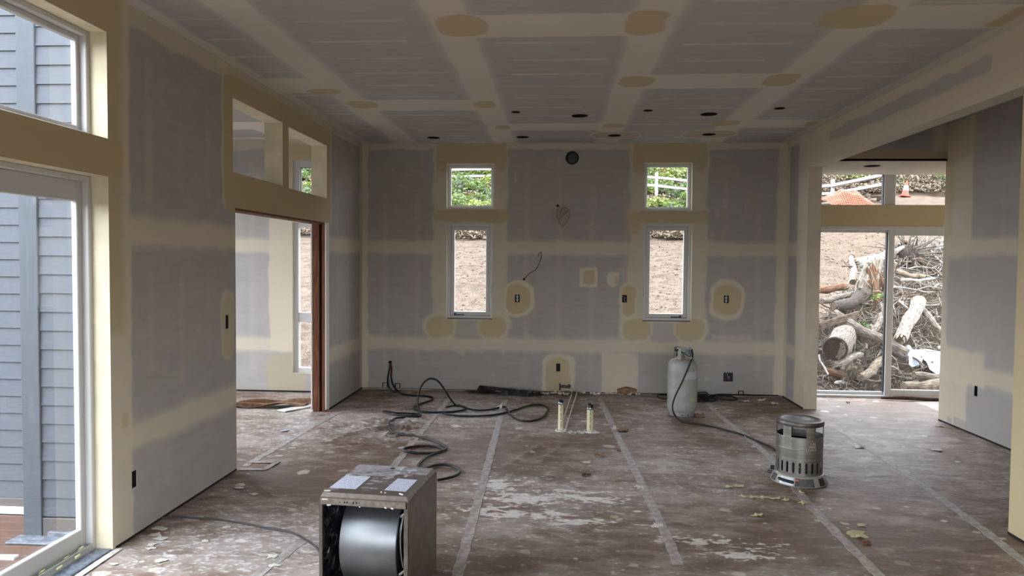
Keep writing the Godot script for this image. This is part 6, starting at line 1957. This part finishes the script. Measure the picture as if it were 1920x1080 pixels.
func plumbing() -> void:
	var spec := [[Vector3(0.041, 0, -6.925), 0.0245, 0.262, 0.040, 0.030, "taller capped white plastic pipe standing up through the floor"], [Vector3(0.318, 0, -6.91), 0.031, 0.222, 0.053, 0.038, "shorter wider capped white plastic pipe standing up through the floor"]]
	for s in spec:
		var t := thing("stub_pipe", s[5], "pipe", s[0])
		var im := Image.create(64, 128, false, Image.FORMAT_RGB8)
		im.fill(Color(0.84, 0.81, 0.69))
		for k in 26:
			if k % 5 != 4:
				im.fill_rect(Rect2i(14, 8 + k * 4, 3 if k % 3 else 2, 3), Color(0.33, 0.32, 0.26))
		var m := mat(Color.WHITE, 0.4)
		m.albedo_texture = ImageTexture.create_from_image(im)
		part("pipe", t, m, func(b: MB) -> void: b.lathe([Vector2(s[1], 0.0), Vector2(s[1], s[2])], 28))
		part("cap", t, mat(Color(0.03, 0.03, 0.032), 0.35), func(b: MB) -> void:
			b.lathe([Vector2(s[1], s[2] - 0.006), Vector2(s[1] + 0.004, s[2] - 0.004), Vector2(s[1] + 0.004, s[2] + s[3] - 0.014), Vector2(s[1] * 0.9, s[2] + s[3] - 0.006), Vector2(s[1] * 0.5, s[2] + s[3]), Vector2(0, s[2] + s[3])], 28))
		part("clamp", t, mat(Color(0.72, 0.73, 0.74), 0.25, 0.9), func(b: MB) -> void:
			b.lathe([Vector2(s[1] + 0.0048, s[2]), Vector2(s[1] + 0.0055, s[2] + 0.002), Vector2(s[1] + 0.0055, s[2] + 0.011), Vector2(s[1] + 0.0048, s[2] + 0.013)], 28)
			b.box(Vector3(0.006, s[2] + 0.006, s[1] + 0.009), Vector3(0.014, 0.010, 0.008), 0.002))
		part("floor_ring", t, M.plaster, func(b: MB) -> void:
			var q := []
			for k in 11:
				var a := TAU * k / 10.0
				q.append(Vector3(cos(a) * s[1] * 1.7, 0.004, sin(a) * s[1] * 1.6))
			b.tube(q, [0.007, 0.012, 0.009, 0.014, 0.008, 0.013], 6, true, 0.3, rng))
	for s in [[TUBE_A, "thin pale water tube ending beside the plastic pipes, right one"], [TUBE_B, "thin pale water tube ending beside the plastic pipes, left one"]]:
		var b := MB.new()
		b.tube(smooth_path(s[0]), [0.0085], 10)
		tag(one("water_tube", b, mat(Color(0.74, 0.74, 0.73), 0.35)), s[1], "tube")
	var b := MB.new()
	for k in 22:
		var x := rng.randf_range(-0.05, 0.40)
		var z := -6.875 + rng.randfn() * 0.028
		var r := rng.randf_range(0.005, 0.013)
		var g := rng.randf() * TAU
		b.tube([Vector3(x - cos(g) * r * 2.5, 0.001, z - sin(g) * r * 2.0), Vector3(x, r * 0.5, z), Vector3(x + cos(g) * r * 2.5, 0.001, z + sin(g) * r * 2.0)], [r * 0.4, r, r * 0.35], 6, true, 0.3, rng)
	tag(one("plaster_ridge", b, M.plaster), "ridge of grey plaster rubble on the floor between the two pipes", "rubble")
	var t := thing("drain_valve", "small black and grey valve fitting low on the far wall", "valve", Vector3(0.09, 0.06, -BACK))
	part("valve_body", t, M.hardware, func(q: MB) -> void:
		q.tube([Vector3(0.0, 0.02, 0.0), Vector3(0.0, 0.02, 0.07)], [0.014, 0.014], 10)
		q.tube([Vector3(-0.05, 0.02, 0.05), Vector3(0.075, 0.015, 0.05)], [0.016, 0.013], 10))
	part("valve_knob", t, M.black, func(q: MB) -> void:
		q.lathe([Vector2(0, 0.03), Vector2(0.018, 0.028), Vector2(0.020, 0.0), Vector2(0.012, -0.01)], 10, Vector3(0.06, 0.03, 0.06), Basis(Vector3.RIGHT, PI / 2))
		q.box(Vector3(-0.05, 0.015, 0.05), Vector3(0.018, 0.085, 0.02), 0.004))
	part("outlet_tube", t, mat(Color(0.72, 0.72, 0.72), 0.4), func(q: MB) -> void: q.tube([Vector3(0.0, -0.012, 0.06), Vector3(0.10, -0.018, 0.07)], [0.012, 0.012], 10))

func boxes_in_walls() -> void:
	var boxm := mat(Color(0.045, 0.045, 0.05), 0.7)
	var steel := mat(Color(0.62, 0.62, 0.60), 0.35, 0.6)
	var spec := [[-0.497, 1.1525, 0.06, 0.095, "receptacle", "outlet box with bare receptacle left of centre in a round mud patch"], [0.814, 1.1625, 0.06, 0.095, "wires", "open black outlet box beside the right tall window"], [2.037, 1.1695, 0.06, 0.095, "receptacle", "outlet box with bare receptacle right of the right tall window"],
		[0.015, 0.305, 0.054, 0.10, "empty", "open low outlet box in tan patch near the valve fitting"], [2.0775, 0.2225, 0.115, 0.105, "double", "wide low outlet box with loose wires behind the propane tank"]]
	for s in spec:
		var t := thing("electrical_box", s[5], "outlet box", Vector3(s[0], s[1], -BACK))
		part("box_shell", t, boxm if s[4] != "double" else mat(Color(0.20, 0.19, 0.27), 0.6), func(b: MB) -> void:
			bars(b, -s[2] / 2 + 0.002, -s[3] / 2 + 0.002, s[2] / 2 - 0.002, s[3] / 2 - 0.002, 0.003, -0.05, -0.002, 0.0)
			b.span(Vector3(-s[2] / 2 + 0.003, -s[3] / 2 + 0.003, -0.053), Vector3(s[2] / 2 - 0.003, s[3] / 2 - 0.003, -0.05)))
		if s[4] == "receptacle":
			part("receptacle", t, mat(Color(0.70, 0.68, 0.62), 0.5), func(b: MB) -> void:
				b.box(Vector3(0, 0.018, -0.012), Vector3(0.030, 0.030, 0.022), 0.006)
				b.box(Vector3(0, -0.018, -0.012), Vector3(0.030, 0.030, 0.022), 0.006))
			part("yoke", t, steel, func(b: MB) -> void: b.box(Vector3(0, 0, -0.008), Vector3(0.014, 0.094, 0.003), 0.001))
		elif s[4] == "wires":
			part("wire", t, mat(Color(0.75, 0.75, 0.74), 0.5), func(b: MB) -> void: b.tube(smooth_path([Vector3(-0.02, 0.03, -0.04), Vector3(0.012, 0.01, -0.01), Vector3(-0.012, -0.01, -0.008), Vector3(0.016, -0.035, -0.03)], 0.008), [0.003], 6))
		elif s[4] == "double":
			part("wire", t, mat(Color(0.55, 0.10, 0.08), 0.5), func(b: MB) -> void: b.tube(smooth_path([Vector3(-0.03, -0.04, -0.04), Vector3(-0.02, -0.02, -0.008), Vector3(0.0, -0.035, -0.01), Vector3(-0.01, -0.045, -0.03)], 0.008), [0.004], 6))
			part("wire", t, mat(Color(0.60, 0.62, 0.70), 0.5), func(b: MB) -> void: b.tube(smooth_path([Vector3(-0.01, 0.045, -0.03), Vector3(0.0, 0.0, -0.005), Vector3(0.02, 0.01, -0.01), Vector3(0.01, -0.03, -0.04)], 0.008), [0.004], 6))
			part("mounting_tab", t, mat(Color(0.25, 0.25, 0.30), 0.6), func(b: MB) -> void:
				for k in 4:
					b.box(Vector3(-0.042 + k * 0.028, 0.058, 0.001), Vector3(0.012, 0.014, 0.004), 0.001))
	for s in [[Vector3(LEFT, 0.335, -4.047), PI / 2, 0.05, 0.10, "open outlet hole low on the near left wall"], [Vector3(LEFT, 1.1475, -5.25), PI / 2, 0.05, 0.105, "open switch hole beside the pocket doorway on the left wall"], [Vector3(3.957, 0.42, -7.138), -PI / 2, 0.054, 0.10, "open outlet hole low on the passage wall"]]:
		var t := thing("electrical_box", s[4], "outlet box", s[0], s[1])
		part("box_shell", t, boxm, func(b: MB) -> void:
			bars(b, -s[2] / 2 + 0.002, -s[3] / 2 + 0.002, s[2] / 2 - 0.002, s[3] / 2 - 0.002, 0.003, -0.05, -0.002, 0.0)
			b.span(Vector3(-s[2] / 2 + 0.003, -s[3] / 2 + 0.003, -0.053), Vector3(s[2] / 2 - 0.003, s[3] / 2 - 0.003, -0.05)))
		part("wire", t, M.hardware, func(b: MB) -> void: b.tube([Vector3(0.0, 0.03, -0.045), Vector3(0.006, 0.0, -0.02), Vector3(-0.004, -0.03, -0.04)], [0.004], 6))
	for s in [[2.231, 0.033, "black bracket low on the far wall right of the propane tank"], [-2.144, 0.05, "black bracket low on the far wall left of the hanging cables"], [-1.985, 0.045, "small black bracket low on the far wall right of the hanging cables"]]:
		var t := thing("wall_bracket", s[2], "bracket", Vector3(s[0], s[1], -BACK))
		part("bracket_frame", t, M.black, func(b: MB) -> void:
			b.span(Vector3(-0.034, -0.03, 0.001), Vector3(-0.022, 0.03, 0.008), 0.001)
			b.span(Vector3(0.022, -0.03, 0.001), Vector3(0.034, 0.03, 0.008), 0.001)
			b.span(Vector3(-0.022, 0.02, 0.001), Vector3(0.022, 0.03, 0.008), 0.001))
	# round duct opening near the ceiling
	var t := thing("duct_opening", "round black duct opening with grey damper high on the far wall", "vent", Vector3(0.158, 2.872, -BACK))
	var turn := Basis(Vector3.RIGHT, PI / 2)
	part("collar", t, M.black, func(b: MB) -> void: b.lathe([Vector2(0.080, 0.0), Vector2(0.081, 0.006), Vector2(0.068, 0.006), Vector2(0.068, -0.08)], 40, Vector3.ZERO, turn))
	part("damper", t, mat(Color(0.28, 0.31, 0.33), 0.5, 0.3), func(b: MB) -> void: b.lathe([Vector2(0.07, -0.045), Vector2(0.068, -0.04), Vector2(0.0, -0.036)], 40, Vector3.ZERO, turn))
	part("inner_ring", t, M.hardware, func(b: MB) -> void: b.lathe([Vector2(0.063, -0.04), Vector2(0.060, -0.032), Vector2(0.055, -0.04)], 36, Vector3.ZERO, turn))

func ceiling_cans() -> void:
	var names := ["recessed light hole in the front row, left of the two large ones", "recessed light hole in the front row, right of the two large ones", "leftmost recessed light hole of the row nearest the far wall", "second recessed light hole from left nearest the far wall",
		"recessed light hole in ringed patch, third from left nearest the far wall", "rightmost recessed light hole in the row nearest the far wall", "leftmost small round ceiling hole", "middle small round ceiling hole", "rightmost small round ceiling hole"]
	var turn := Basis(Vector3.RIGHT, PI)
	for k in CANS.size() + 1:
		var at := Vector3(3.374, 2.673, -8.173) if k == CANS.size() else Vector3(CANS[k][0], CEIL, -CANS[k][1])
		var r: float = 0.085 if k == CANS.size() else CANS[k][2]
		var t := thing("recessed_can", "recessed light hole in the soffit over the alcove glass door" if k == CANS.size() else names[k], "light can", at)
		part("housing", t, M.black, func(b: MB) -> void: b.lathe([Vector2(r * 0.96, -0.001), Vector2(r * 0.93, -0.10), Vector2(0.0, -0.10)], 32, Vector3.ZERO, turn))
		part("rim", t, mat(Color(0.10, 0.10, 0.10), 0.5), func(b: MB) -> void: b.lathe([Vector2(r * 1.02, 0.0), Vector2(r * 1.0, 0.003), Vector2(r * 0.93, 0.003), Vector2(r * 0.92, -0.004)], 32, Vector3.ZERO, turn))
		if r > 0.07:
			part("lamp_socket", t, M.hardware, func(b: MB) -> void: b.lathe([Vector2(0.02, -0.1), Vector2(0.02, -0.06), Vector2(0.0, -0.058)], 14, Vector3(0.01, 0, 0), turn))

func scrap(called: String, x: float, d: float, size: float, curl: float, m: Material, label: String, category: String, group := "", flatness := 0.0) -> void:
	var b := MB.new()
	var n := 13
	var rim := []
	for k in n:
		var a := TAU * k / n
		var r := size * rng.randf_range(0.35, 1.0)
		rim.append(Vector3(cos(a) * r, 0.003 + curl * rng.randf() * (1.0 if k % 3 == 0 else 0.25), sin(a) * r * (1.0 - flatness)))
	var top := Vector3(0, 0.004 + curl * 0.35, 0)
	for k in n:
		var p1: Vector3 = rim[k]
		var p2: Vector3 = rim[(k + 1) % n]
		b.flat(top, p1, p2, Vector3.UP)
		b.flat(top - Vector3(0, 0.003, 0), p1 - Vector3(0, 0.0025, 0), p2 - Vector3(0, 0.0025, 0), Vector3.DOWN)
		b.quad(p1, p2, p2 - Vector3(0, 0.0025, 0), p1 - Vector3(0, 0.0025, 0), (p1 + p2).normalized())
	var o := one(called, b, m)
	o.position = Vector3(x, fh(x, d) + 0.0015, -d)
	tag(o, label, category, group)

func litter() -> void:
	# black plastic along the far wall
	var b := MB.new()
	var n := SHEET_BOT.size() - 1
	for i in n:
		var cols := 5
		for j in cols:
			var c := []
			for e in [[0, 0], [1, 0], [1, 1], [0, 1]]:
				var p: Vector3 = SHEET_BOT[i + e[0]].lerp(SHEET_TOP[i + e[0]], float(j + e[1]) / cols)
				var f := sin(PI * (j + e[1]) / cols)
				p += Vector3(0, 0.018 * f * sin((i + e[0]) * 2.3 + j), 0.03 * f * cos((i + e[0]) * 1.7))
				p.y = maxf(p.y, 0.004)
				p.z = maxf(p.z, -BACK + 0.02)
				c.append(p)
			for s in [0.0, -0.003]:
				b.flat(c[0] + Vector3(0, s, s), c[1] + Vector3(0, s, s), c[2] + Vector3(0, s, s), Vector3(0, 1, 1) if s == 0.0 else Vector3(0, -1, -1))
				b.flat(c[0] + Vector3(0, s, s), c[2] + Vector3(0, s, s), c[3] + Vector3(0, s, s), Vector3(0, 1, 1) if s == 0.0 else Vector3(0, -1, -1))
	tag(one("plastic_sheet", b, mat(Color(0.06, 0.063, 0.075), 0.35)), "crumpled black plastic sheet lying at the foot of the far wall", "plastic sheet")
	# kraft paper rucked up in the doorway
	cloth("kraft_paper", "torn brown paper rucked up on the floor of the side room doorway", "paper", [Vector3(-3.44, 0.05, -7.72), Vector3(-2.70, 0.06, -8.02), Vector3(-2.74, 0.03, -7.72), Vector3(-3.46, 0.035, -7.58)], M.kraft, 0.03)
	b = MB.new()
	b.box(Vector3(-2.79, 0.008, -7.69), Vector3(0.44, 0.012, 0.13), 0.002, Basis(Vector3.UP, 1.02))
	tag(one("drywall_strip", b, mat(Color(0.80, 0.79, 0.76), 0.9)), "pale drywall offcut lying in the doorway by the timber frame", "offcut")
	b = MB.new()
	b.tube([Vector3(-3.52, 0.02, -7.66), Vector3(-3.40, 0.03, -7.68), Vector3(-3.3, 0.015, -7.70)], [0.02, 0.03, 0.008], 8, true, 0.2, rng)
	tag(one("black_rag", b, M.black), "small black rag at the left end of the torn doorway paper", "rag")
	# splats and crumbs
	var splat := mat(Color(0.80, 0.785, 0.73), 0.8)
	for s in [[-2.267, 4.023, 0.05], [-2.267, 3.928, 0.035], [-2.248, 3.883, 0.035], [-2.1, 3.729, 0.045], [-1.977, 4.234, 0.03], [-1.537, 3.832, 0.045], [-1.477, 3.718, 0.04], [-1.996, 4.006, 0.028], [-2.255, 5.052, 0.05], [-2.233, 4.968, 0.05], [-2.072, 4.852, 0.05], [-2.328, 3.668, 0.03], [-2.364, 4.183, 0.06], [-2.333, 4.083, 0.05]]:
		scrap("plaster_splat", s[0], s[1], s[2], 0.003, splat, "flat dried plaster splat on the floor near the left wall", "plaster splat", "plaster splats near the left wall", 0.25)
	var yellow := grained(Color(0.77, 0.73, 0.58), Color(0.68, 0.64, 0.51), Vector3(12, 12, 12), 0.9, 98)
	for s in [[1.299, 5.084, 0.045], [1.36, 5.08, 0.05], [1.43, 5.07, 0.055], [1.50, 5.06, 0.05], [1.57, 5.04, 0.035], [1.321, 5.325, 0.05], [1.25, 5.30, 0.04], [1.673, 4.983, 0.045], [1.731, 5.215, 0.03], [1.29, 4.712, 0.05]]:
		scrap("compound_crumb", s[0], s[1], s[2], 0.016, yellow, "yellowish crumb of dried compound in front of the round heater", "crumb", "yellowish crumbs in front of the heater", 0.45)
	var white := mat(Color(0.80, 0.77, 0.73), 0.8)
	for s in [["paper_scrap", 0.645, 6.99, 0.075, 0.05, M.kraft, "curled brown paper scrap to the right of the two pipes"], ["paper_scrap", 0.575, 7.0, 0.045, 0.05, white, "upright white paper scrap to the right of the two pipes"], ["wood_chip", 0.368, 6.027, 0.05, 0.05, M.kraft, "small brown chip standing mid floor in front of the pipes"],
		["paper_curl", 0.247, 5.855, 0.05, 0.015, white, "pale paper curl left of the small brown chip"], ["paper_curl", 0.233, 5.502, 0.05, 0.02, mat(Color(0.25, 0.22, 0.2), 0.8), "dark paper curl in front of the pale paper curl"], ["cable_tag", -0.625, 7.913, 0.05, 0.07, white, "white paper tag standing on the long black cable"], ["cable_tag", -0.489, 7.786, 0.06, 0.015, white, "cream paper tag lying right of the standing tag"],
		["paper_scrap", 2.668, 6.559, 0.06, 0.02, white, "white scrap on the floor behind the round heater"], ["paper_scrap", 3.311, 6.53, 0.06, 0.01, white, "pale flat scrap in the middle of the passage floor"], ["paper_scrap", 1.792, 4.427, 0.085, 0.012, yellow, "large pale scrap right of the tape strip in front of the heater"], ["bark_shred", 1.80, 4.30, 0.04, 0.02, M.stud, "dark bark shred beside the large pale scrap"],
		["paper_scrap", 0.624, 4.476, 0.05, 0.006, white, "flat pale chip lying on the middle tape strip"], ["paper_scrap", 1.891, 4.594, 0.04, 0.006, yellow, "small yellowish flake behind the large pale scrap"], ["paper_scrap", 0.60, 5.243, 0.045, 0.008, white, "small white flake beside the middle tape strip"], ["wood_chip", 0.533, 6.229, 0.022, 0.02, M.kraft, "tiny wood chip on the tape strip beyond the brown chip"],
		["paper_scrap", 4.10, 7.90, 0.10, 0.06, M.tape, "brownish paper lump by the foot of the alcove corner"], ["paper_scrap", 3.815, 7.506, 0.05, 0.012, white, "white scrap along the foot of the passage wall"], ["paper_scrap", 1.50, 7.713, 0.09, 0.05, M.kraft, "brown paper lump beside the foot of the propane tank"], ["paper_curl", 1.77, 8.135, 0.05, 0.02, white, "pale paper curl behind the propane tank"], ["pebble", 3.368, 8.637, 0.025, 0.02, M.black, "dark crumb on the floor in front of the alcove door"],
		["paper_scrap", 1.766, 6.862, 0.04, 0.02, white, "white lump lying on the black gas hose"], ["paper_scrap", -2.55, 6.679, 0.05, 0.006, mat(Color(0.68, 0.70, 0.80), 0.6), "bluish white scrap on the floor inside the doorway"]]:
		scrap(s[0], s[1], s[2], s[3], s[4], s[5], s[6], "scrap")
	for s in [[-0.167, 8.864], [-0.1, 8.80], [-0.04, 8.90], [0.008, 8.883], [0.06, 8.80], [0.104, 8.752], [0.16, 8.87], [0.434, 8.9], [0.47, 8.85], [0.52, 8.92], [0.632, 8.93], [0.70, 8.92], [0.784, 8.896], [0.878, 8.871], [0.98, 8.90], [0.301, 8.915], [0.307, 8.537], [-0.3, 8.9], [2.4, 8.7], [2.2, 8.6], [2.5, 8.5]]:
		scrap("drywall_crumb", s[0], s[1], rng.randf_range(0.03, 0.07), rng.randf_range(0.01, 0.05), white, "broken drywall crumb at the foot of the far wall", "crumb", "drywall crumbs along the far wall", 0.3)
	b = MB.new()
	b.tube([Vector3(0.74, 0.03, -8.93), Vector3(0.85, 0.05, -8.92), Vector3(0.97, 0.04, -8.93)], [0.03, 0.045, 0.03], 8, true, 0.25, rng)
	tag(one("paper_roll", b, M.kraft), "small crumpled roll of brown paper at the foot of the far wall", "paper")
	b = MB.new()
	b.tube([Vector3(3.85, 0.02, -8.90), Vector3(4.1, 0.035, -8.88), Vector3(4.4, 0.02, -8.89), Vector3(4.9, 0.02, -8.90)], [0.012, 0.026, 0.022, 0.018], 8, true, 0.2, rng)
	tag(one("paper_edge", b, grained(Color(0.30, 0.18, 0.14), Color(0.20, 0.12, 0.10), Vector3(5, 5, 5), 0.8, 99)), "rolled brown paper edge lying along the alcove door track", "paper")
	b = MB.new()
	for r in [[Vector3(-2.40, 0.004, -5.40), Vector3(-2.23, 0.004, -5.42)], [Vector3(-2.23, 0.004, -5.42), Vector3(-2.21, 0.004, -5.62)], [Vector3(-2.21, 0.004, -5.62), Vector3(-2.42, 0.004, -5.60)]]:
		b.box((r[0] + r[1]) / 2.0, Vector3((r[1] - r[0]).length() + 0.03, 0.004, 0.045), 0.001, Basis(Vector3.UP, atan2(-(r[1] - r[0]).z, (r[1] - r[0]).x)))
	tag(one("tape_square", b, M.tape), "open square of tape strips on the floor at the doorway corner", "tape")
